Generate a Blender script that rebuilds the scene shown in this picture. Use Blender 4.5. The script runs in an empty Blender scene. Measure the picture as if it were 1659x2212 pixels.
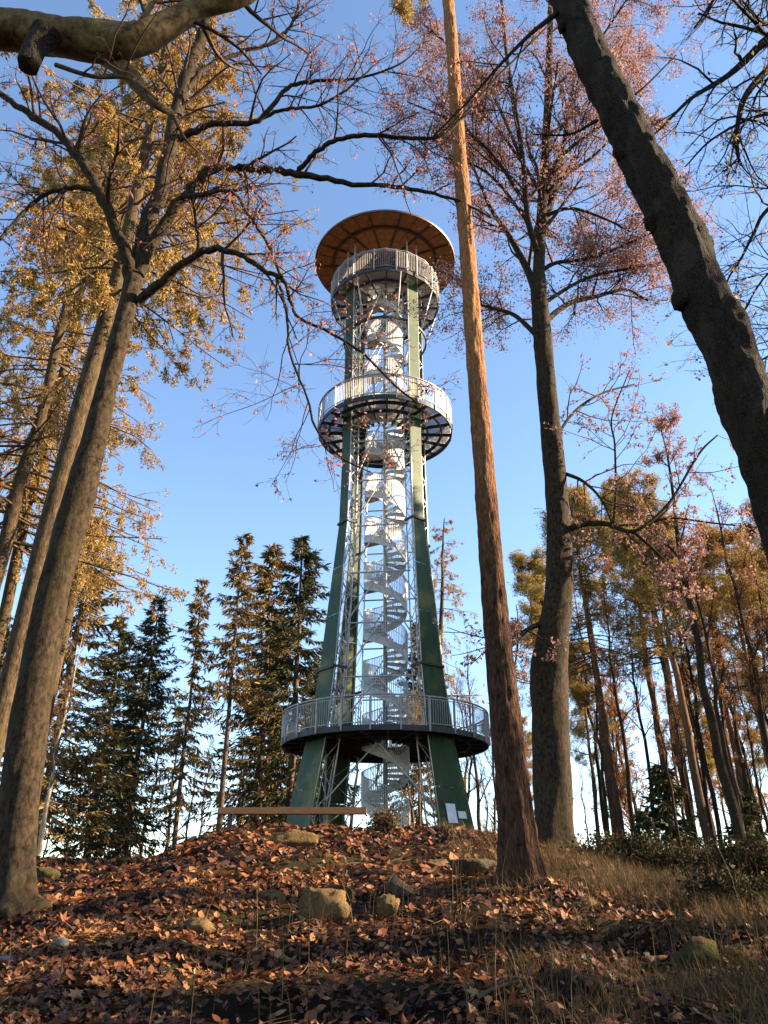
import bpy, math, random
import numpy as np
from mathutils import Vector

# ------------------------------------------------------------------ camera, sky, sun, exposure
SC = bpy.context.scene
PITCH = math.radians(26.0)
EYE = 1.6
cam = bpy.data.cameras.new('camera')
cam.sensor_fit = 'VERTICAL'; cam.sensor_height = 24.0; cam.sensor_width = 18.0
cam.lens = 24.0 / 2 / (1106.0 / 1661.0)
cam.clip_start = 0.05; cam.clip_end = 6000
co = bpy.data.objects.new('camera', cam)
SC.collection.objects.link(co)
co.location = (0, 0, EYE); co.rotation_euler = (math.pi / 2 + PITCH, 0, 0)
SC.camera = co

SUN_AZ = math.radians(86.0)      # clockwise from +Y
SUN_EL = math.radians(24.0)
SDIR = Vector((math.sin(SUN_AZ) * math.cos(SUN_EL), math.cos(SUN_AZ) * math.cos(SUN_EL), math.sin(SUN_EL)))
W = bpy.data.worlds.new('World'); SC.world = W; W.use_nodes = True
wn = W.node_tree.nodes; wl = W.node_tree.links
sky = wn.new('ShaderNodeTexSky'); sky.sky_type = 'NISHITA'; sky.sun_disc = False
sky.sun_elevation = SUN_EL; sky.sun_rotation = SUN_AZ
sky.air_density = 1.0; sky.dust_density = 0.3; sky.ozone_density = 2.2; sky.altitude = 600
wl.new(sky.outputs[0], wn['Background'].inputs[0]); wn['Background'].inputs[1].default_value = 0.074
sl = bpy.data.lights.new('sun', 'SUN'); sl.energy = 5.0; sl.angle = math.radians(0.5); sl.color = (1.0, 0.78, 0.53)
so = bpy.data.objects.new('sun', sl); SC.collection.objects.link(so)
so.rotation_euler = SDIR.to_track_quat('Z', 'Y').to_euler(); so.location = (40, -10, 40)
SC.view_settings.view_transform = 'Standard'; SC.view_settings.look = 'None'
SC.view_settings.exposure = 2.40; SC.view_settings.gamma = 1.0
SC.render.engine = 'CYCLES'
SC.cycles.max_bounces = 3; SC.cycles.diffuse_bounces = 1; SC.cycles.glossy_bounces = 1
SC.cycles.transparent_max_bounces = 6; SC.cycles.use_denoising = True

RNG = np.random.default_rng(7)
R_ = math.radians
COL = SC.collection

# ------------------------------------------------------------------ helpers
def ray(px, py):
    u = (px - 829.5) / 1661.0; v = (1106.0 - py) / 1661.0
    return np.array([u, math.cos(PITCH) - v * math.sin(PITCH), math.sin(PITCH) + v * math.cos(PITCH)])

def at(px, py, Y):
    d = ray(px, py)
    return np.array([0, 0, EYE]) + d * (Y / d[1])

def pxr(px, py, Y, w):              # half of a width of w photo pixels, in metres at that place
    return 0.5 * w / 1661.0 * (Y / ray(px, py)[1])

_tab = np.random.default_rng(3).random((64, 64))
def vnoise(x, y):
    xi = np.floor(x).astype(int); yi = np.floor(y).astype(int)
    fx = x - xi; fy = y - yi
    fx = fx * fx * (3 - 2 * fx); fy = fy * fy * (3 - 2 * fy)
    a = _tab[xi % 64, yi % 64]; b = _tab[(xi + 1) % 64, yi % 64]
    c = _tab[xi % 64, (yi + 1) % 64]; d = _tab[(xi + 1) % 64, (yi + 1) % 64]
    return (a * (1 - fx) + b * fx) * (1 - fy) + (c * (1 - fx) + d * fx) * fy - 0.5

def sm(x, a, b):
    t = np.clip((x - a) / (b - a), 0, 1); return t * t * (3 - 2 * t)

GY = [-80, -10, 0, 5, 8, 10, 13, 16, 20, 25, 34, 45, 60, 90, 150, 300, 1600]
GZ = [-2.5, -.6, 0, .60, 1.08, 1.42, 1.86, 2.16, 2.4, 2.6, 2.9, 2.85, 2.3, .2, -5, -20, -140]
def gz(x, y, fine=True):
    x = np.asarray(x, float); y = np.asarray(y, float)
    z = np.interp(y, GY, GZ)
    z = z + .42 * np.exp(-((x + .7) / 3.5) ** 4) * np.exp(-((y - 15.5) / 3.0) ** 2)
    z = z - .8 * sm(x, 2.8, 10) * sm(y, 6, 14) * (1 - sm(y, 30, 55))
    z = z + .16 * np.exp(-((x - 1.6) / 1.2) ** 2 - ((y - 10.2) / 1.3) ** 2)
    z = z - .10 * np.exp(-((x + 4.4) / 1.3) ** 2 - ((y - 14.5) / 4) ** 2)
    z = z - .26 * sm(-x, 2.5, 5.5) * (1 - sm(y, 11.5, 17)) * sm(y, 2, 6)
    z = z - .38 * sm(-x, 3.2, 6.0) * sm(y, 11, 17) * (1 - sm(y, 30, 45))
    if fine:
        k = np.exp(-np.maximum(np.abs(y - 10) - 12, 0) / 10) * np.exp(-np.maximum(np.abs(x) - 14, 0) / 10)
        z = z + k * (.22 * vnoise(x * .8 + 5, y * .8) + .13 * vnoise(x * 2.1, y * 2.1 + 9) + .06 * vnoise(x * 5.3, y * 5.3))
    return z

def hit(px, py):
    d = ray(px, py); o = np.array([0, 0, EYE]); t = np.linspace(3, 45, 900)
    p = o + d * t[:, None]; below = p[:, 2] < gz(p[:, 0], p[:, 1])
    k = int(np.argmax(below)) if below.any() else None
    return p[k] if k is not None else None

class MB:
    """collects vertices and faces (numpy) and builds one mesh"""
    def __init__(s): s.v = []; s.q = []; s.t = []; s.n = 0; s.qr = []; s.tr = []
    def add(s, v, quads=None, tris=None, rnd=None):
        v = np.asarray(v, float).reshape(-1, 3)
        if quads is not None and len(quads):
            quads = np.asarray(quads, int).reshape(-1, 4); s.q.append(quads + s.n)
            s.qr.append(np.zeros(len(quads)) if rnd is None else np.broadcast_to(np.asarray(rnd, float), (len(quads),)))
        if tris is not None and len(tris):
            tris = np.asarray(tris, int).reshape(-1, 3); s.t.append(tris + s.n)
            s.tr.append(np.zeros(len(tris)) if rnd is None else np.broadcast_to(np.asarray(rnd, float), (len(tris),)))
        s.v.append(v); s.n += len(v); return s
    def mesh(s, name, mat, smooth=False, off=None):
        me = bpy.data.meshes.new(name)
        if not s.v: return me
        v = np.concatenate(s.v)
        if off is not None: v = v - np.asarray(off, float)
        q = np.concatenate(s.q) if s.q else np.zeros((0, 4), int)
        t = np.concatenate(s.t) if s.t else np.zeros((0, 3), int)
        nl = len(q) * 4 + len(t) * 3
        me.vertices.add(len(v)); me.loops.add(nl); me.polygons.add(len(q) + len(t))
        me.vertices.foreach_set('co', v.ravel())
        me.loops.foreach_set('vertex_index', np.concatenate([q.ravel(), t.ravel()]).astype(np.int32))
        st = np.concatenate([np.arange(len(q)) * 4, len(q) * 4 + np.arange(len(t)) * 3]).astype(np.int32)
        me.polygons.foreach_set('loop_start', st)
        r = np.concatenate(([np.concatenate(s.qr)] if s.qr else []) + ([np.concatenate(s.tr)] if s.tr else []))
        a = me.attributes.new('rnd', 'FLOAT', 'FACE'); a.data.foreach_set('value', r.astype(np.float32))
        me.polygons.foreach_set('use_smooth', np.full(len(q) + len(t), bool(smooth)))
        me.update(calc_edges=True); me.validate()
        if mat: me.materials.append(mat)
        return me
    def box(s, x0, x1, y0, y1, z0, z1):
        v = [(x, y, z) for x in (x0, x1) for y in (y0, y1) for z in (z0, z1)]
        return s.add(v, [(0, 1, 3, 2), (4, 6, 7, 5), (0, 4, 5, 1), (2, 3, 7, 6), (0, 2, 6, 4), (1, 5, 7, 3)])
    def bar(s, p, q, r, r2=None, sides=6, cap=True):
        p = np.asarray(p, float); q = np.asarray(q, float)
        return s.tubes(np.stack([p, q])[None], np.array([[r, r if r2 is None else r2]]), sides, cap)
    def beam(s, p, q, w, h, up=(0, 0, 1)):           # rectangular bar p-q
        p = np.asarray(p, float); q = np.asarray(q, float); t = q - p; t /= np.linalg.norm(t)
        a = np.cross(t, up); a /= np.linalg.norm(a); b = np.cross(a, t)
        v = [c + sa * a * w / 2 + sb * b * h / 2 for c in (p, q) for sa in (-1, 1) for sb in (-1, 1)]
        return s.add(v, [(0, 1, 3, 2), (4, 6, 7, 5), (0, 4, 5, 1), (2, 3, 7, 6), (0, 2, 6, 4), (1, 5, 7, 3)])
    def tubes(s, P, R, sides=3, cap=False, noise=0, nscale=3.0, ridge=0, seed=0, ridges=14, root=None):
        """P (n,k,3) centre lines, R (n,k) radii"""
        P = np.asarray(P, float); R = np.asarray(R, float); n, k, _ = P.shape
        T = np.gradient(P, axis=1); T /= np.linalg.norm(T, axis=2, keepdims=True) + 1e-9
        ref = np.where(np.abs(T[:, :1, 2:3]) > .8, np.array([[[1., 0, 0]]]), np.array([[[0, 0, 1.]]]))
        ref = np.broadcast_to(ref, T.shape)
        A = np.cross(T, ref); A /= np.linalg.norm(A, axis=2, keepdims=True) + 1e-9
        B = np.cross(T, A)
        th = np.arange(sides) * 2 * math.pi / sides
        RR = np.broadcast_to(R[:, :, None], (n, k, sides)).copy()
        if noise or ridge:
            L = np.concatenate([np.zeros((n, 1)), np.cumsum(np.linalg.norm(np.diff(P, axis=1), axis=2), 1)], 1)
            cx = np.cos(th)[None, None] * 1.3; sx = np.sin(th)[None, None] * 1.3
            LL = L[:, :, None]
            w = (vnoise(cx * 1.5 + LL * nscale * .7 + seed, sx * 1.5 + LL * nscale + seed * 2) * 1.4 +
                 vnoise(cx * 4 + LL * nscale * 2 + 20, sx * 4 + LL * nscale * 2.2 + seed) * .8)
            RR *= 1 + noise * w
            if ridge:
                f = vnoise(th[None, None] * ridges / 6.283 * 2 + LL * .9 + seed, LL * 5 + 0 * th[None, None])
                RR *= 1 + ridge * f
        if root is not None:
            hh = np.maximum(P[:, :, 2:3] - root[0], 0); lob = .35 + .9 * np.abs(np.cos(th * root[2] / 2 + seed))[None, None] ** 2
            RR *= 1 + root[1] * np.exp(-hh / .28) * lob
        V = P[:, :, None] + RR[..., None] * (A[:, :, None] * np.cos(th)[None, None, :, None] + B[:, :, None] * np.sin(th)[None, None, :, None])
        i = np.arange(k - 1)[:, None] * sides; j = np.arange(sides)[None]; j2 = (j + 1) % sides
        F = np.stack([i + j, i + j2, i + sides + j2, i + sides + j], -1).reshape(-1, 4)
        F = (F[None] + (np.arange(n) * k * sides)[:, None, None]).reshape(-1, 4)
        base = s.n
        s.add(V, F)
        if cap:
            tri = []
            for m in range(n):
                for o, flip in ((m * k * sides, 1), (m * k * sides + (k - 1) * sides, 0)):
                    for c in range(1, sides - 1):
                        tri.append((o, o + c + 1, o + c) if flip else (o, o + c, o + c + 1))
            s.t.append(np.array(tri) + base); s.tr.append(np.zeros(len(tri)))
        return s
    def leaves(s, C, size, rng, aspect=1.6, D=None, jitter=1.0, rnd=None, fold=True):
        """a small diamond leaf at each centre; D: axis direction"""
        n = len(C)
        if n == 0: return s
        d = rng.normal(size=(n, 3)) * jitter
        if D is not None: d = d + D
        d /= np.linalg.norm(d, axis=1, keepdims=True) + 1e-9
        e = np.cross(d, rng.normal(size=(n, 3))); e /= np.linalg.norm(e, axis=1, keepdims=True) + 1e-9
        sz = (size * rng.uniform(.6, 1.35, n))[:, None]
        w = sz / aspect
        nn = np.cross(d, e) * (w * .25 if fold else 0)
        V = np.stack([C, C + d * sz * .5 + e * w * .5 + nn, C + d * sz, C + d * sz * .5 - e * w * .5 + nn], 1)
        r = rng.random(n) if rnd is None else rnd
        return s.add(V, np.arange(n * 4).reshape(n, 4), rnd=r)

def link(name, me, parent=None, loc=None):
    o = bpy.data.objects.new(name, me); COL.objects.link(o)
    if parent is not None: o.parent = parent
    if loc is not None: o.location = loc
    return o
def tag(o, label=None, cat=None, group=None, kind=None):
    if label: o['label'] = label
    if cat: o['category'] = cat
    if group: o['group'] = group
    if kind: o['kind'] = kind
    return o
def thing(name, label, cat, loc, group=None):
    o = bpy.data.objects.new(name, None); COL.objects.link(o); o.location = tuple(float(c) for c in loc)
    o.empty_display_size = .3
    return tag(o, label, cat, group)
def copy_tree(root, loc, rz=0, scale=(1, 1, 1), label=None, group=None):
    r = root.copy(); COL.objects.link(r); r.location = tuple(float(c) for c in loc); r.rotation_euler = (0, 0, rz); r.scale = scale
    if label: r['label'] = label
    if group: r['group'] = group
    for ch in list(root.children):
        c = ch.copy(); COL.objects.link(c); c.parent = r
        for g in list(ch.children):
            d = g.copy(); COL.objects.link(d); d.parent = c
    return r

def smooth_line(pts, per=6):
    P = np.asarray(pts, float); n = len(P)
    if n < 3: per = max(per, 2)
    E = np.concatenate([[2 * P[0] - P[1]], P, [2 * P[-1] - P[-2]]])
    out = []
    for i in range(n - 1):
        p0, p1, p2, p3 = E[i:i + 4]
        for t in np.arange(per) / per:
            out.append(.5 * ((2 * p1) + (-p0 + p2) * t + (2 * p0 - 5 * p1 + 4 * p2 - p3) * t * t + (-p0 + 3 * p1 - 3 * p2 + p3) * t ** 3))
    out.append(P[-1]); return np.array(out)

def trace(spec, Y, per=6):
    """spec [(photo px, py, width px[, Y])] -> smoothed centre line and radii in the scene"""
    rows = []
    for s in spec:
        y = s[3] if len(s) > 3 else Y
        rows.append(np.append(at(s[0], s[1], y), pxr(s[0], s[1], y, s[2])))
    L = smooth_line(rows, per)
    return L[:, :3], np.maximum(L[:, 3], .003)

def grow(P, R, m, ratio, ang, up, curl, rng, t0=.25, k=5, rr=.55, rmin=.002, grav=0.0, taper=.35, absl=None):
    """m children on each of n centre lines"""
    n, kk, _ = P.shape
    t = rng.uniform(t0, 1.0, (n, m)); f = t * (kk - 1); i = np.minimum(f.astype(int), kk - 2); fr = (f - i)[..., None]
    ar = np.arange(n)[:, None]
    p = P[ar, i] * (1 - fr) + P[ar, i + 1] * fr
    T = P[ar, i + 1] - P[ar, i]; T = T / (np.linalg.norm(T, axis=2, keepdims=True) + 1e-9)
    r = R[ar, i] * (1 - fr[..., 0]) + R[ar, i + 1] * fr[..., 0]
    Lp = np.linalg.norm(np.diff(P, axis=1), axis=2).sum(1)[:, None]
    L = (Lp * ratio if absl is None else absl) * rng.uniform(.55, 1.25, (n, m)) * (1.05 - .55 * t)
    perp = np.cross(T, rng.normal(size=(n, m, 3))); perp /= np.linalg.norm(perp, axis=2, keepdims=True) + 1e-9
    a = ang * rng.uniform(.7, 1.3, (n, m, 1))
    d = T * np.cos(a) + perp * np.sin(a); d[..., 2] += up
    d /= np.linalg.norm(d, axis=2, keepdims=True)
    d = d.reshape(-1, 3); p = p.reshape(-1, 3); L = L.reshape(-1); r = r.reshape(-1)
    pts = [p]; st = (L / (k - 1))[:, None]
    for j in range(k - 1):
        d = d + rng.normal(size=d.shape) * curl; d[:, 2] += grav
        d /= np.linalg.norm(d, axis=1, keepdims=True)
        p = p + d * st; pts.append(p)
    r0 = np.maximum(np.minimum(r * rr, L * .03), rmin)
    RR = r0[:, None] * np.linspace(1, taper, k)[None]
    return np.stack(pts, 1), np.maximum(RR, rmin * .6)

def resample(P, k):
    P = np.asarray(P); s = np.linspace(0, len(P) - 1, k); i = np.minimum(s.astype(int), len(P) - 2); f = (s - i)[:, None]
    return P[i] * (1 - f) + P[i + 1] * f
def resample_r(R, k):
    return np.interp(np.linspace(0, len(R) - 1, k), np.arange(len(R)), R)

# ------------------------------------------------------------------ materials
def newmat(name):
    m = bpy.data.materials.new(name); m.use_nodes = True
    nt = m.node_tree; return m, nt.nodes, nt.links, nt.nodes['Principled BSDF']
def ramp(n, l, src, stops):
    c = n.new('ShaderNodeValToRGB'); e = c.color_ramp.elements
    while len(e) < len(stops): e.new(.5)
    for q, (p, col) in zip(e, stops): q.position = p; q.color = (*col, 1)
    l.new(src, c.inputs[0]); return c.outputs[0]
def noise_tex(n, l, vec, scale, detail=6, rough=.6):
    t = n.new('ShaderNodeTexNoise'); t.inputs['Scale'].default_value = scale; t.inputs['Detail'].default_value = detail
    t.inputs['Roughness'].default_value = rough
    if vec is not None: l.new(vec, t.inputs['Vector'])
    return t.outputs[0]
def mapping(n, l, scale, coord='Object'):
    tc = n.new('ShaderNodeTexCoord'); mp = n.new('ShaderNodeMapping'); mp.inputs['Scale'].default_value = scale
    l.new(tc.outputs[coord], mp.inputs[0]); return mp.outputs[0]
def bump(n, l, src, b, strength, dist=.02):
    u = n.new('ShaderNodeBump'); u.inputs['Strength'].default_value = strength; u.inputs['Distance'].default_value = dist
    l.new(src, u.inputs['Height']); l.new(u.outputs[0], b.inputs['Normal'])
def mixc(n, l, fac, a, b, mode='MIX'):
    m = n.new('ShaderNodeMix'); m.data_type = 'RGBA'; m.blend_type = mode
    if isinstance(fac, float): m.inputs[0].default_value = fac
    else: l.new(fac, m.inputs[0])
    for i, v in ((6, a), (7, b)):
        if isinstance(v, tuple): m.inputs[i].default_value = (*v, 1)
        else: l.new(v, m.inputs[i])
    return m.outputs[2]

def bark(name, dark, light, moss=None, stretch=(9, 9, 2.2), bumpd=.03, bs=.8, patch=None, grad=None, vw=.55):
    m, n, l, b = newmat(name)
    v = mapping(n, l, stretch)
    a = noise_tex(n, l, v, 1.0, 9, .68)
    vo = n.new('ShaderNodeTexVoronoi'); vo.feature = 'DISTANCE_TO_EDGE'; l.new(v, vo.inputs['Vector']); vo.inputs['Scale'].default_value = 1.6
    mm = n.new('ShaderNodeMath'); mm.operation = 'MULTIPLY_ADD'; l.new(vo.outputs[0], mm.inputs[0]); mm.inputs[1].default_value = vw; l.new(a, mm.inputs[2])
    c = ramp(n, l, mm.outputs[0], [(.36, dark), (.74, light)])
    if patch:
        p = noise_tex(n, l, mapping(n, l, (3, 3, 1.4)), 1.2, 5)
        c = mixc(n, l, ramp(n, l, p, [(.52, (0, 0, 0)), (.62, (1, 1, 1))]), c, patch)
    if moss:
        p = noise_tex(n, l, mapping(n, l, (2, 2, .8)), 1.5, 8, .7)
        c = mixc(n, l, ramp(n, l, p, [(.5, (0, 0, 0)), (.66, (.8, .8, .8))]), c, moss)
    if grad:                                            # bark that changes with height on the stem
        z0, z1, cd, cl = grad
        tc = n.new('ShaderNodeTexCoord'); sx = n.new('ShaderNodeSeparateXYZ'); l.new(tc.outputs['Object'], sx.inputs[0])
        mr = n.new('ShaderNodeMapRange'); mr.inputs[1].default_value = z0; mr.inputs[2].default_value = z1
        l.new(sx.outputs[2], mr.inputs[0])
        c2 = ramp(n, l, mm.outputs[0], [(.3, cd), (.8, cl)])
        c = mixc(n, l, mr.outputs[0], c, c2)
    l.new(c, b.inputs['Base Color']); b.inputs['Roughness'].default_value = .95
    b.inputs['Specular IOR Level'].default_value = .15
    bump(n, l, mm.outputs[0], b, bs, bumpd)
    return m

def leafmat(name, stops, trans=.35, rough=.75):
    m, n, l, b = newmat(name)
    at_ = n.new('ShaderNodeAttribute'); at_.attribute_name = 'rnd'
    c = ramp(n, l, at_.outputs['Fac'], stops)
    l.new(c, b.inputs['Base Color']); b.inputs['Roughness'].default_value = rough; b.inputs['Specular IOR Level'].default_value = .25
    if trans:
        tr = n.new('ShaderNodeBsdfTranslucent'); l.new(c, tr.inputs[0])
        mx = n.new('ShaderNodeMixShader'); mx.inputs[0].default_value = trans
        l.new(b.outputs[0], mx.inputs[1]); l.new(tr.outputs[0], mx.inputs[2]); l.new(mx.outputs[0], n['Material Output'].inputs[0])
    return m

def plain(name, a, b_, scale, rough=.6, metal=0, bs=.15, bd=.01, spec=.4, stretch=(1, 1, 1)):
    m, n, l, b = newmat(name)
    t = noise_tex(n, l, mapping(n, l, stretch), scale, 7, .62)
    l.new(ramp(n, l, t, [(.3, a), (.7, b_)]), b.inputs['Base Color'])
    b.inputs['Roughness'].default_value = rough; b.inputs['Metallic'].default_value = metal; b.inputs['Specular IOR Level'].default_value = spec
    if bs: bump(n, l, t, b, bs, bd)
    return m

M = {}
M['beech'] = bark('beech_bark', (.003, .0022, .0015), (.062, .041, .023), moss=(.026, .022, .008), stretch=(16, 16, 9), bumpd=.02, bs=.8, vw=.12)
M['limb'] = bark('limb_bark', (.022, .015, .007), (.19, .13, .058), moss=(.11, .088, .026), stretch=(16, 16, 16), bumpd=.012, bs=.8, vw=.15)
M['dark'] = bark('dark_bark', (.004, .003, .0022), (.036, .024, .016), moss=(.028, .021, .011), stretch=(26, 26, 11), bumpd=.07, bs=1.0, patch=(.044, .034, .024), vw=.8)
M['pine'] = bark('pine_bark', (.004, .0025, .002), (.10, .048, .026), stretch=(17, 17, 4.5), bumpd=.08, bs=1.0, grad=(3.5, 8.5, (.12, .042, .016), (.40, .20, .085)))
M['farpine'] = bark('far_pine_bark', (.02, .012, .008), (.085, .05, .03), stretch=(8, 8, 2), bumpd=.03, grad=(3.5, 10, (.075, .034, .017), (.22, .12, .06)))
M['larch'] = bark('larch_bark', (.012, .008, .005), (.10, .066, .036), moss=(.055, .045, .016), stretch=(14, 14, 5), bumpd=.03, bs=.9, vw=.3)
M['spruce_b'] = bark('spruce_bark', (.03, .02, .014), (.11, .075, .05), stretch=(9, 9, 3), bumpd=.02)
M['pale'] = bark('pale_bark', (.12, .09, .06), (.42, .33, .22), stretch=(8, 8, 4), bumpd=.01, bs=.4)
M['twig'] = plain('twig_bark', (.022, .013, .010), (.075, .042, .032), 12, .9, bs=0, spec=.1)
M['ltwig'] = plain('larch_twig_bark', (.06, .036, .02), (.15, .092, .05), 9, .9, bs=0, spec=.1)
M['dtwig'] = plain('dark_twig_bark', (.010, .007, .006), (.032, .022, .017), 9, .9, bs=0, spec=.1)
M['bleaf'] = leafmat('beech_leaf', [(0, (.19, .085, .072)), (.5, (.31, .165, .135)), (1, (.40, .26, .21))], .4)
M['pinkleaf'] = leafmat('dry_pink_leaf', [(0, (.24, .07, .045)), (.5, (.42, .15, .085)), (1, (.5, .24, .14))], .4)
M['gold'] = leafmat('larch_needle', [(0, (.15, .085, .022)), (.5, (.33, .205, .055)), (1, (.48, .34, .12))], .35)
M['rust'] = leafmat('rust_leaf', [(0, (.20, .075, .025)), (.5, (.32, .14, .045)), (1, (.42, .22, .08))], .35)
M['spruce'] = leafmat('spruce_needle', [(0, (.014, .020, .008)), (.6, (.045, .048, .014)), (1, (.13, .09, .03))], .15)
M['sunlit_spruce'] = leafmat('sunlit_spruce_needle', [(0, (.035, .030, .010)), (.5, (.15, .095, .024)), (1, (.33, .20, .06))], .15)  # green spruce needles with the golden sunlight put into their colour
M['pneedle'] = leafmat('pine_needle', [(0, (.09, .070, .018)), (.5, (.27, .185, .045)), (1, (.46, .31, .09))], .4)
M['shrub'] = leafmat('shrub_leaf', [(0, (.010, .010, .004)), (.6, (.026, .024, .008)), (1, (.085, .05, .018))], .2, .9)
M['litter'] = leafmat('fallen_leaf', [(0, (.008, .0035, .002)), (.28, (.036, .012, .006)), (.52, (.105, .034, .012)), (.78, (.21, .078, .024)), (1, (.30, .155, .06))], .15, .6)
M['grass'] = leafmat('dry_grass', [(0, (.022, .018, .006)), (.4, (.070, .045, .016)), (.8, (.15, .088, .034)), (1, (.23, .15, .065))], .25)
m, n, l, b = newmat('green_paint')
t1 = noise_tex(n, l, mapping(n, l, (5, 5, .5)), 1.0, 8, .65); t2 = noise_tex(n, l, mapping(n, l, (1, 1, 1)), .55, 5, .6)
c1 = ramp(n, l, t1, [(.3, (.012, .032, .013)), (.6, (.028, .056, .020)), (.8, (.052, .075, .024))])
l.new(mixc(n, l, ramp(n, l, t2, [(.52, (0, 0, 0)), (.66, (1, 1, 1))]), c1, (.105, .108, .032)), b.inputs['Base Color'])  # olive patches: lichen, and dappled light bands put into the paint colour
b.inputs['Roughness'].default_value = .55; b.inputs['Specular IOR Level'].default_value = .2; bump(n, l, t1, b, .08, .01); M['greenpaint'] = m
M['steel'] = plain('galvanised_steel', (.28, .28, .28), (.52, .51, .49), 5, .45, .35, bs=.05)
M['treadsteel'] = plain('stair_steel', (.46, .46, .46), (.70, .69, .67), 7, .55, .1, bs=.05)
M['railsteel'] = plain('shaded_railing_steel', (.17, .17, .175), (.33, .325, .315), 5, .5, .3, bs=.05)  # same steel as the rest, darkened in colour for shade on the railings
M['dsteel'] = plain('dark_steel', (.022, .024, .026), (.05, .05, .05), 4, .6, .3, bs=.05)
M['deckdark'] = plain('dark_deck_plate', (.035, .035, .036), (.075, .072, .070), 2, .7, .2, bs=.05)
M['soffit'] = plain('brown_timber', (.14, .050, .016), (.33, .135, .042), 2.5, .75, bs=.2, stretch=(4, 1, 1))
M['rafter'] = plain('dark_timber', (.03, .016, .008), (.075, .038, .02), 4, .8, bs=.2)
M['roofmetal'] = plain('roof_sheet', (.09, .05, .022), (.17, .10, .045), 3, .5, .3, bs=.03)
M['plank'] = plain('bench_timber', (.26, .095, .032), (.44, .19, .07), 5, .7, bs=.25, stretch=(1, 8, 8))
M['white'] = plain('white_board', (.55, .57, .62), (.72, .73, .76), 3, .5, bs=0)
def stone(name, a, b_, moss, mossamt):
    m, n, l, b = newmat(name); v = mapping(n, l, (1, 1, 1))
    t1 = noise_tex(n, l, v, 7, 12, .72); t2 = noise_tex(n, l, v, 26, 8, .7); t3 = noise_tex(n, l, v, 3.2, 6, .65)
    vo = n.new('ShaderNodeTexVoronoi'); vo.feature = 'DISTANCE_TO_EDGE'; vo.inputs['Scale'].default_value = 2.2
    wv = noise_tex(n, l, v, 4, 6, .6); av = n.new('ShaderNodeVectorMath'); av.operation = 'MULTIPLY_ADD'; l.new(wv, av.inputs[0]); av.inputs[1].default_value = (.6, .6, .6); l.new(v, av.inputs[2]); l.new(av.outputs[0], vo.inputs['Vector'])
    ck = ramp(n, l, vo.outputs[0], [(0, (.75, .75, .75)), (.03, (1, 1, 1))])
    c = ramp(n, l, t1, [(.32, a), (.68, b_)]); c = mixc(n, l, .35, c, ramp(n, l, t2, [(.35, a), (.65, b_)]))
    c = mixc(n, l, ramp(n, l, t3, [(mossamt, (0, 0, 0)), (mossamt + .1, (1, 1, 1))]), c, moss)
    l.new(c, b.inputs['Base Color']); b.inputs['Roughness'].default_value = .95; b.inputs['Specular IOR Level'].default_value = .1
    h = n.new('ShaderNodeMath'); h.operation = 'MULTIPLY_ADD'; l.new(t1, h.inputs[0]); h.inputs[1].default_value = 1.5; l.new(ck, h.inputs[2])
    h2 = n.new('ShaderNodeMath'); h2.operation = 'MULTIPLY_ADD'; l.new(t2, h2.inputs[0]); h2.inputs[1].default_value = .5; l.new(h.outputs[0], h2.inputs[2])
    bump(n, l, h2.outputs[0], b, 1.0, .035); return m
M['stone'] = stone('boulder_stone', (.040, .026, .012), (.20, .125, .055), (.060, .046, .016), .60)
M['greystone'] = stone('grey_stone', (.022, .018, .012), (.10, .08, .055), (.04, .038, .014), .6)
M['palestone'] = stone('pale_stone', (.07, .066, .06), (.20, .19, .175), (.05, .045, .02), .62)
M['mossstone'] = stone('moss_stone', (.022, .017, .008), (.10, .07, .032), (.045, .042, .012), .46)
# grating lets some light through its holes
m, n, l, b = newmat('deck_grating'); b.inputs['Base Color'].default_value = (.30, .30, .31, 1); b.inputs['Roughness'].default_value = .55; b.inputs['Metallic'].default_value = .2
tr = n.new('ShaderNodeBsdfTransparent'); mx = n.new('ShaderNodeMixShader'); mx.inputs[0].default_value = .42
l.new(b.outputs[0], mx.inputs[1]); l.new(tr.outputs[0], mx.inputs[2]); l.new(mx.outputs[0], n['Material Output'].inputs[0]); M['grating'] = m
# soil
m, n, l, b = newmat('forest_soil')
t1 = noise_tex(n, l, mapping(n, l, (1, 1, 1)), 9, 10, .7); t2 = noise_tex(n, l, mapping(n, l, (1, 1, 1)), .9, 4, .5)
c1 = ramp(n, l, t1, [(.3, (.005, .003, .002)), (.55, (.015, .008, .0045)), (.75, (.036, .016, .008))])
c2 = ramp(n, l, t1, [(.3, (.010, .009, .004)), (.7, (.045, .036, .014))])
l.new(mixc(n, l, ramp(n, l, t2, [(.48, (0, 0, 0)), (.6, (1, 1, 1))]), c1, c2), b.inputs['Base Color'])
b.inputs['Roughness'].default_value = 1; b.inputs['Specular IOR Level'].default_value = .05
bump(n, l, t1, b, 1.0, .05); M['soil'] = m

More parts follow.
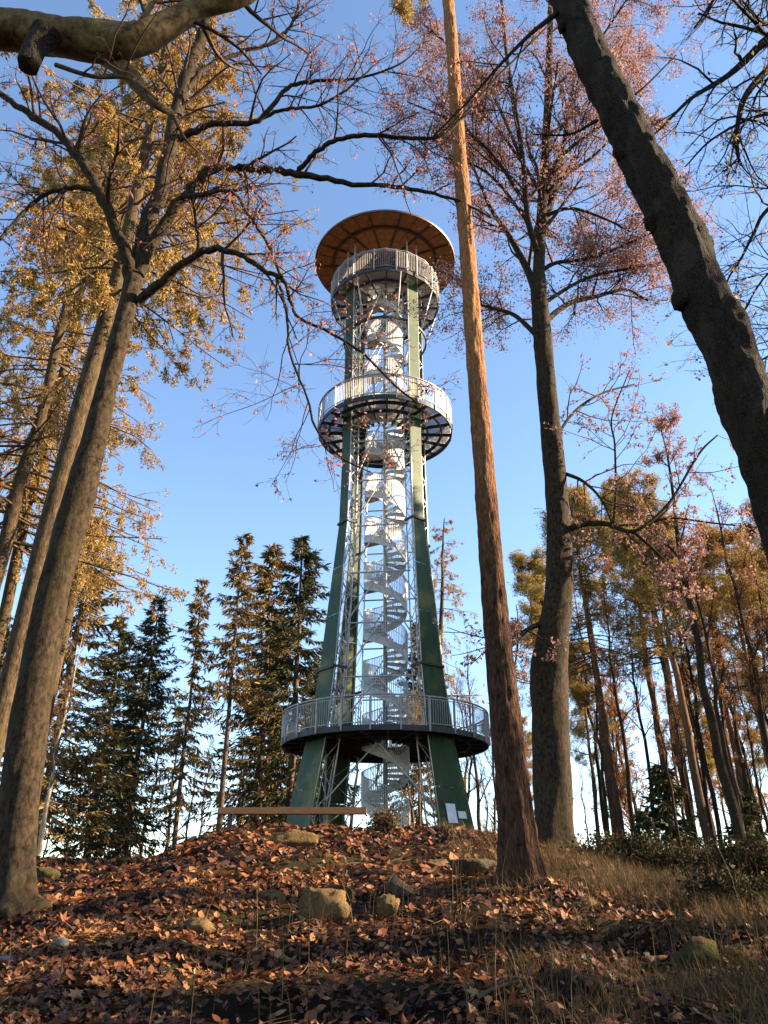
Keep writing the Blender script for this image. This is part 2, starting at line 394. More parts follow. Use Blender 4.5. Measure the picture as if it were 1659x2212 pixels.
# ------------------------------------------------------------------ ground
def graded(lo, a, b, hi, step, g=1.16):
    mid = np.arange(a, b + 1e-6, step); out = [mid]
    up = []; v = b; s = step
    while v < hi: s *= g; v += s; up.append(v)
    dn = []; v = a; s = step
    while v > lo: s *= g; v -= s; dn.append(v)
    return np.concatenate([np.array(dn[::-1]), mid, np.array(up)])
gx = graded(-1500, -9, 10, 1500, .15, 1.2); gy = graded(-80, 3.5, 20, 2200, .15, 1.2)
X, Yg = np.meshgrid(gx, gy)
Zg = gz(X, Yg)
nx, ny = len(gx), len(gy)
idx = (np.arange(ny - 1)[:, None] * nx + np.arange(nx - 1)[None]).ravel()
g = MB().add(np.stack([X, Yg, Zg], -1), np.stack([idx, idx + 1, idx + nx + 1, idx + nx], -1))
tag(link('ground', g.mesh('ground', M['soil'], True)), kind='structure', label='leaf-covered forest hillside rising to the tower')

# ------------------------------------------------------------------ lookout tower
TX, TY, TZ = 0.06, 34.0, 2.9
tower = thing('lookout_tower', 'tall hourglass lookout tower with green legs, spiral stair and round timber roof', 'tower', (TX, TY, TZ))
LEG_AZ = [R_(218), R_(308), R_(38), R_(128)]
RH = [-.6, 4.2, 7.0, 14.0, 18, 28.4]; RR_ = [4.62, 3.55, 3.15, 2.50, 2.42, 2.42]
WH = [-.6, 4.2, 7.0, 14.0, 28.4]; WW = [1.75, 1.34, 1.10, .66, .70]
DH = [-.6, 14, 28.4]; DD = [.85, .50, .45]
rad = lambda h: np.interp(h, RH, RR_); wid = lambda h: np.interp(h, WH, WW); dep = lambda h: np.interp(h, DH, DD)
def legpt(az, h, side, inner):       # side -1..1 across the panel; inner 0..1 towards the axis
    r = rad(h) - dep(h) * inner
    c, s_ = math.cos(az), math.sin(az)
    return np.array([c * r - s_ * side * wid(h) / 2, s_ * r + c * side * wid(h) / 2, h])
for li, az in enumerate(LEG_AZ):
    mb = MB(); hs = [-.6, 4.2, 7, 14, 18, 28.4]
    for sd in (-1, 1):
        for inn in (.06, 1):
            P = np.array([legpt(az, h, sd * .97, inn) for h in hs]); mb.tubes(P[None], np.full((1, len(hs)), .036), 6, True)
    leg = link('leg', mb.mesh('leg_chords', M['steel'], True), tower)
    lac = MB(); h = 0.1; k = 0
    while h < 28.0:
        st = np.interp(h, [0, 14, 28], [1.0, .62, .62]); a = 1 if k % 2 else -1
        h2 = min(h + st, 28.3)
        lac.bar(legpt(az, h, a * .97, 1), legpt(az, h2, -a * .97, 1), .016, sides=4)
        for sd in (-1, 1):
            i0, i1 = (.08, 1) if k % 2 else (1, .08)
            lac.bar(legpt(az, h, sd * .97, i0), legpt(az, h2, sd * .97, i1), .016, sides=4)
        h = h2; k += 1
    lc = link('lacing', lac.mesh('lacing', M['steel']), leg)
    cuts = [-.6, 2.1, 4.2, 7.0, 9.4, 11.7, 14.0, 17, 20, 23, 26, 28.4]
    for c0, c1 in zip(cuts[:-1], cuts[1:]):
        p = MB(); lo, hi = c0 + .012, c1 - .012
        v = []
        for hh in (lo, hi):
            for sd, inn in ((-1, .16), (-1, 0), (1, 0), (1, .16)):
                v.append(legpt(az, hh, sd * 1.0, inn))
        for hh in (lo, hi):
            for sd, inn in ((-.96, .16), (-.96, .04), (.96, .04), (.96, .16)):
                v.append(legpt(az, hh, sd, inn))
        f = [(0, 1, 5, 4), (1, 2, 6, 5), (2, 3, 7, 6), (8, 12, 13, 9), (9, 13, 14, 10), (10, 14, 15, 11),
             (0, 4, 12, 8), (3, 11, 15, 7), (0, 8, 9, 1), (1, 9, 10, 2), (2, 10, 11, 3), (4, 5, 13, 12), (5, 6, 14, 13), (6, 7, 15, 14)]
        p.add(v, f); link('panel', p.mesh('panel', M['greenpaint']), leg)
    for hj in (7.0, 14.0):
        p = MB()
        a_, b_ = legpt(az, hj, -1.12, -.06), legpt(az, hj, 1.12, -.06)
        p.beam(a_, b_, .10, .10)
        for sd in (-1.1, 1.1): p.beam(legpt(az, hj, sd, -.06), legpt(az, hj, sd, 1.05), .08, .10)
        link('joint_flange', p.mesh('joint_flange', M['dsteel']), leg)
    for sd in (-.97, .97):
        p = MB(); top = legpt(az, 28.4, sd, .06); q = top.copy(); q[2] = 31.35
        p.bar(top - [0, 0, .1], q, .05, sides=6); link('roof_post', p.mesh('roof_post', M['steel'], True), leg)

# horizontal crossbars and chevron braces between neighbouring legs
levels = [1.6, 4.0, 6.6, 9.0, 11.4, 13.8, 16.2, 18.4, 19.55, 22.2, 24.6, 27.0, 28.0]
def legin(az, h, side=0): return legpt(az, h, side, .8)
for i in range(4):
    a, b2 = LEG_AZ[i], LEG_AZ[(i + 1) % 4]
    for lv in levels[2:]:
        p = MB().bar(legin(a, lv, .9), legin(b2, lv, -.9), .038, sides=6, cap=False)
        link('crossbar', p.mesh('crossbar', M['steel'], True), tower)
    for l0, l1 in ((1.6, 3.95), (4.4, 6.6), (6.6, 9.0), (9.0, 11.4), (11.4, 13.8), (13.8, 16.2), (16.2, 19.5), (20.1, 22.2), (22.2, 24.6), (24.6, 27.95)):
        A, B = legin(a, l1, .9), legin(b2, l1, -.9); mid = (A + B) / 2 - np.array([0, 0, .05])
        for q, sd in ((a, .9), (b2, -.9)):
            e = legin(q, l0 + .1, sd); d = mid - e
            p = MB().bar(e, e + d * .97, .042 if l1 - l0 > 2.5 else .034, sides=6, cap=False)
            link('brace', p.mesh('brace', M['steel'], True), tower)

# platforms
def sector(r0, r1, a0, a1, z0, z1, n=3):
    mb = MB(); an = np.linspace(a0, a1, n + 1)
    v = []
    for a in an:
        c, s_ = math.cos(a), math.sin(a)
        v += [(r0 * c, r0 * s_, z0), (r1 * c, r1 * s_, z0), (r1 * c, r1 * s_, z1), (r0 * c, r0 * s_, z1)]
    f = [(0, 1, 2, 3), (n * 4, n * 4 + 3, n * 4 + 2, n * 4 + 1)]
    for i in range(n):
        o = i * 4
        for k in range(4): f.append((o + k, o + 4 + k, o + 4 + (k + 1) % 4, o + (k + 1) % 4))
    return mb.add(v, f)
def ring(mb, r, z, w, h, n=72):
    return sector_ring(mb, r - w / 2, r + w / 2, z - h / 2, z + h / 2, n)
def sector_ring(mb, r0, r1, z0, z1, n=72):
    th = np.arange(n) * 2 * math.pi / n; c, s_ = np.cos(th), np.sin(th)
    V = np.stack([np.stack([r * c, r * s_, np.full(n, z)], -1) for r, z in ((r0, z0), (r1, z0), (r1, z1), (r0, z1))], 1).reshape(-1, 3)
    i = np.arange(n); j = (i + 1) % n
    F = np.concatenate([np.stack([i * 4 + k, i * 4 + (k + 1) % 4, j * 4 + (k + 1) % 4, j * 4 + k], -1) for k in range(4)])
    return mb.add(V, F)
def platform(h, R, r_in, nb, deckmat, beamh, beamw, rings, rail_h, nbal, seg=72):
    pm = ring(MB(), R, h - beamh / 2, .06, beamh + .06, seg)
    for rr in rings: ring(pm, rr, h - beamh / 2, .08, beamh, seg)
    pl = link('platform', pm.mesh('platform_ring', M['dsteel']), tower)
    da = 2 * math.pi / nb
    bmesh_ = MB().beam((r_in, 0, h - beamh / 2 - .004), (R - .04, 0, h - beamh / 2 - .004), beamw, beamh - .01).mesh('deck_beam', M['dsteel'])
    rb = [r_in] + rings + [R - .04]
    pans = [sector(r0 + .02, r1 - .02, .012, da - .012, h + .006, h + .045).mesh('deck_panel', deckmat) for r0, r1 in zip(rb[:-1], rb[1:]) if r1 - r0 > .1]
    for i in range(nb):
        o = link('beam', bmesh_, pl); o.rotation_euler.z = i * da + .03
        for pmesh in pans:
            o = link('deck_panel', pmesh, pl); o.rotation_euler.z = i * da + .03
    # railing: handrail, posts, balusters, toe board
    rm = MB(); ring(rm, R + .04, h + rail_h, .07, .05, seg); ring(rm, R + .04, h + .12, .03, .03, seg); ring(rm, R + .04, h + rail_h - .1, .03, .03, seg)
    rl = link('railing', rm.mesh('handrail', M['railsteel']), tower)
    th = np.arange(nbal) * 2 * math.pi / nbal
    P = np.stack([np.stack([(R + .04) * np.cos(th), (R + .04) * np.sin(th), np.full(nbal, z)], -1) for z in (h + .12, h + rail_h - .08)], 1)
    tag(link('balusters', MB().tubes(P, np.full((nbal, 2), .011), 4).mesh('balusters', M['railsteel']), rl), kind='stuff')
    post = MB().box(R + .02, R + .085, -.03, .03, h - .16, h + rail_h).mesh('rail_post', M['railsteel'])
    for i in range(nb):
        o = link('rail_post', post, rl); o.rotation_euler.z = (i + .5) * da
    return pl
platform(4.2, 4.38, 1.02, 24, M['deckdark'], .15, .09, [2.7, 3.6], 1.15, 264)
platform(19.85, 3.42, 1.02, 20, M['grating'], .17, .075, [2.2, 2.9], 1.2, 216)
platform(28.25, 3.02, 1.02, 16, M['grating'], .16, .075, [2.2], 1.3, 190, 16)
for i in range(8):
    a = LEG_AZ[i // 2] + (.38 if i % 2 else -.38)
    p = MB().bar((2.25 * math.cos(a), 2.25 * math.sin(a), 25.6), (3.0 * math.cos(a), 3.0 * math.sin(a), 28.1), .035, sides=6)
    link('bracket', p.mesh('bracket', M['steel'], True), tower)
p = sector_ring(MB(), 2.21, 2.29, 25.52, 25.64); link('bracket_ring', p.mesh('bracket_ring', M['dsteel']), tower)

# roof
ROOF_H, ROOF_R, NR = 31.25, 4.02, 28
p = MB(); th = np.linspace(0, 2 * math.pi, 85)[:-1]; c, s_ = np.cos(th), np.sin(th)
prof = [(4.06, ROOF_H - .02), (4.08, ROOF_H + .09), (2.0, ROOF_H + .55), (.05, ROOF_H + .78), (.05, ROOF_H + .30), (4.02, ROOF_H + .05)]
V = np.stack([np.stack([r * c, r * s_, np.full(84, z)], -1) for r, z in prof], 1).reshape(-1, 3)
i = np.arange(84); j = (i + 1) % 84; n_ = len(prof)
p.add(V, np.concatenate([np.stack([i * n_ + k, i * n_ + (k + 1) % n_, j * n_ + (k + 1) % n_, j * n_ + k], -1) for k in range(n_)]))
roof = link('roof', p.mesh('roof_shell', M['roofmetal']), tower)
da = 2 * math.pi / NR
zin = lambda r: ROOF_H - .01 + (4.0 - r) * .045
def slope_sector(r0, r1, a0, a1, th_=.03, n=3):
    mb = sector(r0, r1, a0, a1, 0, th_, n); v = mb.v[0]; v[:, 2] += zin(np.hypot(v[:, 0], v[:, 1])); return mb
pan = [slope_sector(r0, r1, .006, da - .006).mesh('soffit_panel', M['soffit']) for r0, r1 in ((3.0, 3.99), (1.9, 2.98), (.4, 1.88))]
raf = MB().beam((.4, 0, zin(.4) - .07), (4.0, 0, zin(4.0) - .05), .07, .13).mesh('rafter', M['rafter'])
for i in range(NR):
    for q in pan:
        o = link('soffit_panel', q, roof); o.rotation_euler.z = i * da
    if i % 2 == 0:
        o = link('rafter', raf, roof); o.rotation_euler.z = i * da
p = ring(MB(), 2.95, zin(2.95) - .08, .10, .13, 56); link('purlin', p.mesh('purlin', M['rafter']), roof)

# spiral stair
sp = MB().bar((0, 0, -.3), (0, 0, 29.4), .10, sides=12); link('stair_column', sp.mesh('stair_column', M['steel'], True), tower)
TURN, NS, SR = 2.4, 12, .98
H0 = 0.15; NT = int(28.2 / TURN * NS)
sweep = 2 * math.pi / NS
tr_me = sector(.09, SR, 0, sweep * 1.04, 0, .045, 2)
tr_me.beam((.1, 0, -.06), (SR, 0, -.06), .03, .12)
tr_me = tr_me.mesh('tread', M['treadsteel'])
A0 = R_(80)
for k in range(NT):
    o = link('tread', tr_me, tower); o.location = (0, 0, H0 + k * TURN / NS); o.rotation_euler.z = A0 - k * sweep
landing = sector(.09, SR + .04, R_(150), R_(225), -.14, -.02, 5).mesh('landing', M['steel'])
for k in range(1, 12):
    o = link('landing', landing, tower); o.location = (0, 0, H0 + (k + .70) * TURN - .10)
turns = NT / NS; ns = int(turns * 72)
tt = np.linspace(0, turns, ns + 1)
def helix(off, r): return np.stack([r * np.cos(A0 - tt * 2 * math.pi), r * np.sin(A0 - tt * 2 * math.pi), H0 + tt * TURN + off], -1)
hm = MB().tubes(helix(1.12, SR + .03)[None], np.full((1, ns + 1), .024), 5)
hm.tubes(helix(.62, SR + .03)[None], np.full((1, ns + 1), .012), 4)
srail = link('stair_railing', hm.mesh('stair_handrail', M['treadsteel'], True), tower)
b0, b1 = helix(-.05, SR + .03), helix(1.12, SR + .03)
tag(link('balusters', MB().tubes(np.stack([b0, b1], 1), np.full((ns + 1, 2), .016), 4).mesh('stair_balusters', M['treadsteel']), srail), kind='stuff')
s0, s1, s2, s3 = helix(-.24, SR + .015), helix(.14, SR + .015), helix(.14, SR + .027), helix(-.24, SR + .027)
V = np.stack([s0, s1, s2, s3], 1).reshape(-1, 3); i = np.arange(ns)
F = np.concatenate([np.stack([i * 4 + k, i * 4 + (k + 1) % 4, i * 4 + 4 + (k + 1) % 4, i * 4 + 4 + k], -1) for k in range(4)])
link('stringer', MB().add(V, F).mesh('stringer', M['treadsteel']), srail)

# notices fixed to the right front leg
def on_leg(az, h, side, w, hh):
    c = legpt(az, h, side, -.05); t = np.array([-math.sin(az), math.cos(az), 0]); nrm = np.array([math.cos(az), math.sin(az), .22]); nrm /= np.linalg.norm(nrm)
    u = np.cross(nrm, t); mb = MB()
    v = [c + t * w / 2 * a + u * hh / 2 * b + nrm * d for a in (-1, 1) for b in (-1, 1) for d in (0, .025)]
    return mb.add(v, [(0, 1, 3, 2), (4, 6, 7, 5), (0, 4, 5, 1), (2, 3, 7, 6), (0, 2, 6, 4), (1, 5, 7, 3)]), c
for h, sd, w, hh, lab in ((1.15, -.30, .46, .70, 'large white notice board on the right front tower leg'), (1.12, .36, .40, .26, 'small pale plate beside the large white notice board')):
    mb, c = on_leg(LEG_AZ[1], h, sd, w, hh)
    tag(link('notice_board', mb.mesh('notice_board', M['white'], off=c), loc=(TX + c[0], TY + c[1], TZ + c[2])), lab, 'sign')

# ------------------------------------------------------------------ bench on the crest
a, b2 = at(476, 1752, 17.5), at(792, 1752, 17.5)
bz = a[2]; bx = (a[0] + b2[0]) / 2; bl = b2[0] - a[0]
gb = float(gz(bx, 17.5))
bench = thing('bench', 'long timber plank bench on the mound before the left tower leg', 'bench', (bx, 17.5, gb))
mb = MB().box(-bl / 2, bl / 2, -.17, -.005, bz - gb - .065, bz - gb + .065); link('seat_plank', mb.mesh('seat_plank', M['plank']), bench)
mb = MB().box(-bl / 2 + .03, bl / 2 - .02, .005, .17, bz - gb - .06, bz - gb + .06); link('seat_plank', mb.mesh('seat_plank', M['plank']), bench)
for xx in (-bl / 2 + .22, bl / 2 - .95):
    gl = float(gz(bx + xx, 17.5)) - gb
    mb = MB().box(xx - .03, xx + .03, -.12, .12, gl - .1, bz - gb - .067); link('leg', mb.mesh('bench_leg', M['dsteel']), bench)

# ------------------------------------------------------------------ rocks
def rock(px, py, Y, w, h, d, label, mat, seed, rz=0, sink=.36, name='boulder', flat=0.0):
    r = np.random.default_rng(seed); c = hit(px, py + 25); c = at(px, py, Y) if c is None else c; Y = float(c[1])
    w *= .88; d *= .88; sink += .16; bm_n = 22; ph = np.linspace(0, math.pi, bm_n + 1); th = np.arange(44) * 2 * math.pi / 44
    PH, TH = np.meshgrid(ph, th, indexing='ij')
    x = np.sin(PH) * np.cos(TH); y = np.sin(PH) * np.sin(TH); z = np.cos(PH)
    e = .72
    x, y, z = [np.sign(q) * np.abs(q) ** e for q in (x, y, z)]
    f = 1 + .34 * vnoise(x * 1.3 + seed, y * 1.3 + z * 1.7) + .18 * vnoise(x * 3 + z * 2, y * 3 + seed) + .07 * vnoise(x * 8 + seed, y * 8 + z * 7)
    U = np.stack([x * f, y * f, z * f], -1)
    for q in range(12):
        nrm = r.normal(size=3); nrm /= np.linalg.norm(nrm); dd = r.uniform(.5, .85)
        U = U - np.maximum(U @ nrm - dd, 0)[..., None] * nrm * .82
    U = U * (1 + .16 * vnoise(U[..., 0] * 4 + 3, U[..., 1] * 4 + U[..., 2] * 5 + seed) + .06 * vnoise(U[..., 0] * 9 + seed, U[..., 1] * 9 + U[..., 2] * 8))[..., None]
    V = np.stack([U[..., 0] * w / 2, U[..., 1] * d / 2, U[..., 2] * h / 2 + flat * U[..., 0] * h], -1)
    ca, sa = math.cos(rz), math.sin(rz); V = np.stack([V[..., 0] * ca - V[..., 1] * sa, V[..., 0] * sa + V[..., 1] * ca, V[..., 2]], -1)
    i = np.arange(bm_n)[:, None] * 44; j = np.arange(44)[None]; j2 = (j + 1) % 44
    F = np.stack([i + j, i + 44 + j, i + 44 + j2, i + j2], -1).reshape(-1, 4)
    g0 = float(gz(c[0], Y)); zc = g0 + h * (.5 - sink)
    tag(link(name, MB().add(V, F).mesh(name, M[mat], True), loc=(c[0], Y, zc)), label, 'rock')
    return c
rock(690, 1965, 9.6, .68, .50, .5, 'large tan boulder with flat face low on the mound', 'stone', 1, .2, .12)
rock(590, 1925, 10.4, .42, .30, .4, 'tawny stone just up the slope behind the large tan boulder', 'stone', 2, .5)
rock(735, 1915, 10.8, .62, .34, .5, 'mossy rounded stone behind the large tan boulder', 'mossstone', 3, .9)
rock(870, 1915, 10.6, .55, .26, .4, 'slanting grey slab stone in the middle of the mound', 'greystone', 4, -.5, .1, flat=-.7)
rock(833, 1955, 9.6, .38, .30, .35, 'ochre mossy stone below the slanting grey slab', 'stone', 5, .1, .15)
rock(440, 1985, 9.3, .46, .28, .4, 'tan pointed stone in the leaves on the left slope', 'stone', 6, .7, flat=-.3)
rock(622, 1800, 15.0, .95, .40, .7, 'big brown boulder on the crest below the bench', 'stone', 7, .3, .25)
rock(1015, 1868, 13.5, .85, .42, .6, 'grey boulder under the crest edge left of the pine', 'greystone', 8, .4, .15)
rock(950, 1850, 14.2, .5, .26, .4, 'small tan stone near the crest, uphill of the pine', 'stone', 9, .2)
rock(1262, 1940, 9.8, .30, .20, .25, 'small ochre stone right of the pine foot', 'stone', 10, .6)
rock(1510, 2060, 7.6, .50, .34, .42, 'dark moss-covered stone in grass at the lower right', 'mossstone', 11, .3, .12)
rock(130, 2028, 8.3, .17, .14, .15, 'pale grey stone in the leaves below the forked tree', 'palestone', 12, .3, .1)
rock(12, 2062, 7.8, .22, .13, .2, 'pale flat stone at the left edge of the slope', 'palestone', 13, .3, .15)
rock(105, 1875, 13.5, .55, .32, .4, 'mossy stone beside the foot of the forked tree', 'mossstone', 14, .3, .15)

# ------------------------------------------------------------------ near trees traced from the photograph's trunks
def tree_root(name, label, x, y, group=None):
    return thing(name, label, 'tree', (x, y, float(gz(x, y)) - .15), group)
def part(name, mb, mat, root, smooth=True, stuff=False):
    o = link(name, mb.mesh(name, M[mat], smooth, off=np.array(root.location)), root)
    if stuff: o['kind'] = 'stuff'
    return o

def down(P, R, flare=1.35, extra=.4):           # carry a traced trunk down into the ground, with root flare
    x, y, z = P[0]; g0 = float(gz(x, y)) - extra
    k = 8; zs = np.linspace(g0, z, k, endpoint=False)
    T = P[1] - P[0]; T = T / T[2]
    Q = np.array([P[0] + T * (q - z) for q in zs]); f = 1 + (flare - 1) * np.exp(-np.maximum(zs - g0 - extra, 0) / .35)
    return np.concatenate([Q, P]), np.concatenate([R[0] * f, R])

def twigs_on(lines, rng, m1, m2, m3, L1, root, mat='twig', up=.25, curl=.25, ang=.9, grav=0, t0=.15, rmin=.0035, leaf=None, nleaf=0, lsize=.07, hang=0.0):
    """side branches on traced limbs, plus leaves; two meshes: crown (twigs) and foliage"""
    P0 = np.stack([resample(P, 14) for P, R in lines]); R0 = np.stack([resample_r(R, 14) for P, R in lines])
    tw = MB()
    P1, R1 = grow(P0, R0, m1, .4, ang, up, curl * .6, rng, t0, 7, .5, rmin * 1.6, grav, absl=L1)
    tw.tubes(P1, R1, 4)
    P2, R2 = grow(P1, R1, m2, .5, .8, up * .6, curl, rng, .2, 4, .55, rmin, grav)
    tw.tubes(P2, R2, 3)
    last = P2
    if m3:
        P3, R3 = grow(P2, R2, m3, .5, .7, up * .4 - hang, curl * 1.2, rng, .2, 3, .6, rmin * .8, grav)
        tw.tubes(P3, R3, 3); last = P3
    part('crown', tw, mat, root)
    if leaf:
        sel = rng.integers(0, len(last), nleaf); t = rng.uniform(.15, 1, nleaf) * (last.shape[1] - 1); i = np.minimum(t.astype(int), last.shape[1] - 2)
        f = (t - i)[:, None]; C = last[sel, i] * (1 - f) + last[sel, i + 1] * f
        D = np.zeros((nleaf, 3)); D[:, 2] = -.35
        lm = MB().leaves(C + rng.normal(size=C.shape) * .02, lsize, rng, 1.7, D)
        part('foliage', lm, leaf, root, False, True)
    return P1, P2, last

# forked beech on the left
YB = 10.5
spec = [(22, 1940, 88), (44, 1712, 82), (75, 1492, 78), (117, 1273, 68), (176, 1053, 62), (206, 940, 52), (233, 828, 42), (266, 700, 39), (289, 600, 37)]
P, R = trace(spec, YB); P, R = down(P, R)
root = tree_root('forked_tree', 'large forked grey-brown tree with long arching limbs, left of the tower', P[0][0], P[0][1])
Pd, Rd = smooth_line(np.c_[P, R], 3)[:, :3], smooth_line(np.c_[P, R], 3)[:, 3]
part('trunk', MB().tubes(Pd[None], Rd[None], 36, noise=.08, nscale=1.6, ridge=.05, seed=4, root=(float(gz(P[0][0], P[0][1])), .5, 5)), 'beech', root)
limbs = [
    [(288, 600, 36), (325, 470, 33), (350, 400, 30), (376, 260, 29), (400, 170, 27), (440, 60, 24), (470, -60, 26), (490, -200, 20)],
    [(284, 600, 34), (262, 520, 26), (205, 400, 21), (140, 305, 18), (60, 245, 15), (0, 200, 12), (-80, 120, 9)],
    [(300, 590, 28), (350, 490, 24), (420, 400, 22), (460, 364, 19), (560, 366, 17), (640, 376, 15), (760, 396, 11), (870, 405, 9), (985, 432, 6), (1060, 470, 4)],
    [(640, 376, 12), (670, 340, 11), (720, 305, 10), (800, 292, 10), (900, 300, 8), (960, 290, 7), (1010, 240, 6), (1080, 160, 5), (1190, 50, 4)],
    [(300, 650, 22), (360, 600, 19), (440, 542, 16), (510, 545, 13), (570, 585, 11), (612, 605, 9), (640, 680, 7), (700, 712, 6.5), (780, 760, 6), (850, 830, 5), (900, 870, 4)],
    [(600, 600, 7), (620, 680, 6), (625, 760, 5.5), (660, 850, 5), (685, 930, 5), (740, 990, 4), (800, 1020, 3)],
    [(608, 600, 7), (580, 530, 6.5), (540, 470, 6.5), (500, 415, 6.5), (440, 420, 9), (400, 425, 12), (372, 450, 16)][::-1],
    [(380, 300, 18), (460, 270, 13), (560, 258, 11), (620, 190, 9), (690, 175, 7), (770, 170, 5.5), (860, 140, 4), (920, 90, 3)],
    [(405, 190, 15), (455, 140, 11), (530, 110, 9), (600, 85, 7), (640, 30, 6), (650, -60, 4)],
    [(430, 540, 9), (424, 480, 7), (415, 430, 5), (430, 370, 3)],
    [(205, 410, 12), (150, 405, 10), (90, 425, 9), (40, 470, 8), (-20, 540, 7)],
    [(560, 258, 8), (620, 235, 7), (680, 230, 6), (740, 200, 5), (800, 150, 4)],
]
dY = [0, -.6, -.4, -1.0, -.7, -1.3, -1.0, -.5, .4, -.6, .2, -.9]
lines = []
for s_, dy in zip(limbs, dY):
    nS = len(s_); s2 = [(a, b, w, YB + dy * min(1, q / 2.5)) for q, (a, b, w) in enumerate(s_)]
    P, R = trace(s2, YB, 7); lines.append((P, R))
    jit = np.random.default_rng(len(P)).normal(size=P.shape) * np.minimum(R[:, None] * .25, .02)
    part('branch', MB().tubes((P + jit)[None], R[None], 10, noise=.10, nscale=2.5, seed=len(lines)), 'beech', root)
rg = np.random.default_rng(21)
twigs_on(lines[2:] + lines[:2], rg, 19, 7, 4, 1.7, root, 'twig', .18, .25, .95, -.01, .25, .0035, 'pinkleaf', 5200, .055)

# near overhanging limb; its trunk stands just outside the picture on the left
YO = 3.4
lim = [(-420, 60, 90, 3.3), (-200, 60, 90, 3.3), (0, 62, 88), (110, 78, 86), (220, 92, 84), (300, 84, 74), (370, 50, 56), (430, 18, 48), (500, 2, 42), (545, -20, 34), (620, -90, 22)]
P, R = trace(lim, YO, 8)
root = tree_root('overhanging_tree', 'tree whose thick mossy limb with a sawn stub crosses the top left corner', P[0][0] - .25, 3.3)
tp = np.array([[P[0][0] - .25, 3.3, float(root.location.z)], [P[0][0] - .28, 3.3, 3], [P[0][0] - .2, 3.3, 6.2], [P[0][0] - .15, 3.35, 9], [P[0][0], 3.4, 15]])
tp = smooth_line(tp, 6); part('trunk', MB().tubes(tp[None], np.linspace(.30, .12, len(tp))[None], 20, noise=.08, nscale=1.5), 'limb', root)
part('branch', MB().tubes(smooth_line(np.c_[P, R], 3)[None, :, :3], smooth_line(np.c_[P, R], 3)[None, :, 3] * .95, 34, noise=.17, nscale=4.5, ridge=.06, seed=6), 'limb', root)
st = [(100, 70, 60), (80, 98, 50), (68, 122, 46), (62, 142, 45)]
Ps, Rs = trace(st, YO - .1, 5); part('sawn_stub', MB().tubes(Ps[None], Rs[None], 18, True, noise=.22, nscale=7), 'dark', root)
b2_ = [(215, 110, 46), (255, 140, 40), (290, 172, 34), (312, 205, 24), (340, 228, 18), (372, 245, 14, 3.6)]
Pb, Rb = trace(b2_, YO + .1, 7); part('branch', MB().tubes(Pb[None], Rb[None], 14, noise=.10, nscale=5, seed=3), 'limb', root)
thin = [[(120, 140, 10), (200, 165, 9), (280, 170, 8), (340, 215, 6)], [(372, 245, 10, 3.6), (400, 300, 6, 3.7), (430, 330, 4, 3.8)], [(430, 20, 20), (445, 70, 12, 3.6), (480, 130, 7, 3.8), (540, 160, 4, 4)],
        [(300, 60, 16), (330, 10, 12), (390, -40, 9)]]
tl = []
for s_ in thin:
    Pq, Rq = trace(s_, YO, 6); tl.append((Pq, Rq)); part('branch', MB().tubes(Pq[None], Rq[None], 8, noise=.1, nscale=6), 'limb', root)
twigs_on(tl + [(P[30:], R[30:])], np.random.default_rng(5), 5, 4, 2, .9, root, 'twig', .05, .25, .9, 0, .2, .0016, 'pinkleaf', 60, .05)

# the tall pine
YP = 10.2
spec = [(1128, 1920, 88), (1118, 1800, 78), (1100, 1620, 68), (1077, 1400, 58), (1060, 1200, 50), (1045, 1000, 44), (1025, 750, 38), (1008, 520, 33), (990, 300, 29), (978, 120, 26), (968, 0, 24), (955, -160, 20), (940, -380, 15)]
P, R = trace(spec, YP, 8); P, R = down(P, R, 1.3)
root = tree_root('tall_pine', 'tall straight pine with orange upper stem, just right of the tower', P[0][0], P[0][1])
L = smooth_line(np.c_[P, R], 4)
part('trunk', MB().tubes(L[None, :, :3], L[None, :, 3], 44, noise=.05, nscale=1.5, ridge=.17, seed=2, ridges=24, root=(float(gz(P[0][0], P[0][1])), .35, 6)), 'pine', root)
rg = np.random.default_rng(31)
pl = []
for s_ in ([(960, -70, 12), (920, -60, 9), (880, -30, 7), (845, 30, 4)], [(960, -90, 12), (1010, -150, 8), (1080, -180, 5)], [(955, -160, 12), (880, -190, 8), (800, -150, 5)], [(950, -250, 10), (1000, -300, 7), (1050, -360, 4)]):
    Pq, Rq = trace(s_, YP + rg.uniform(-1, 1.5), 6); pl.append((Pq, Rq)); part('branch', MB().tubes(Pq[None], Rq[None], 7, noise=.1), 'pine', root)
P0 = np.stack([resample(a, 12) for a, b in pl]); R0 = np.stack([resample_r(b, 12) for a, b in pl])
P1, R1 = grow(P0, R0, 9, .5, .9, .1, .2, rg, .2, 5, .5, .006); P2, R2 = grow(P1, R1, 5, .5, .8, .1, .2, rg, .3, 4, .5, .004)
part('crown', MB().tubes(P1, R1, 4).tubes(P2, R2, 3), 'twig', root)
tips = np.concatenate([P2[:, -1], P2[:, -2], P1[:, -1]]); C = np.repeat(tips, 34, 0)
part('foliage', MB().leaves(C + rg.normal(size=C.shape) * .03, .14, rg, 9, np.tile([0, 0, .2], (len(C), 1)), .8), 'pneedle', root, False, True)

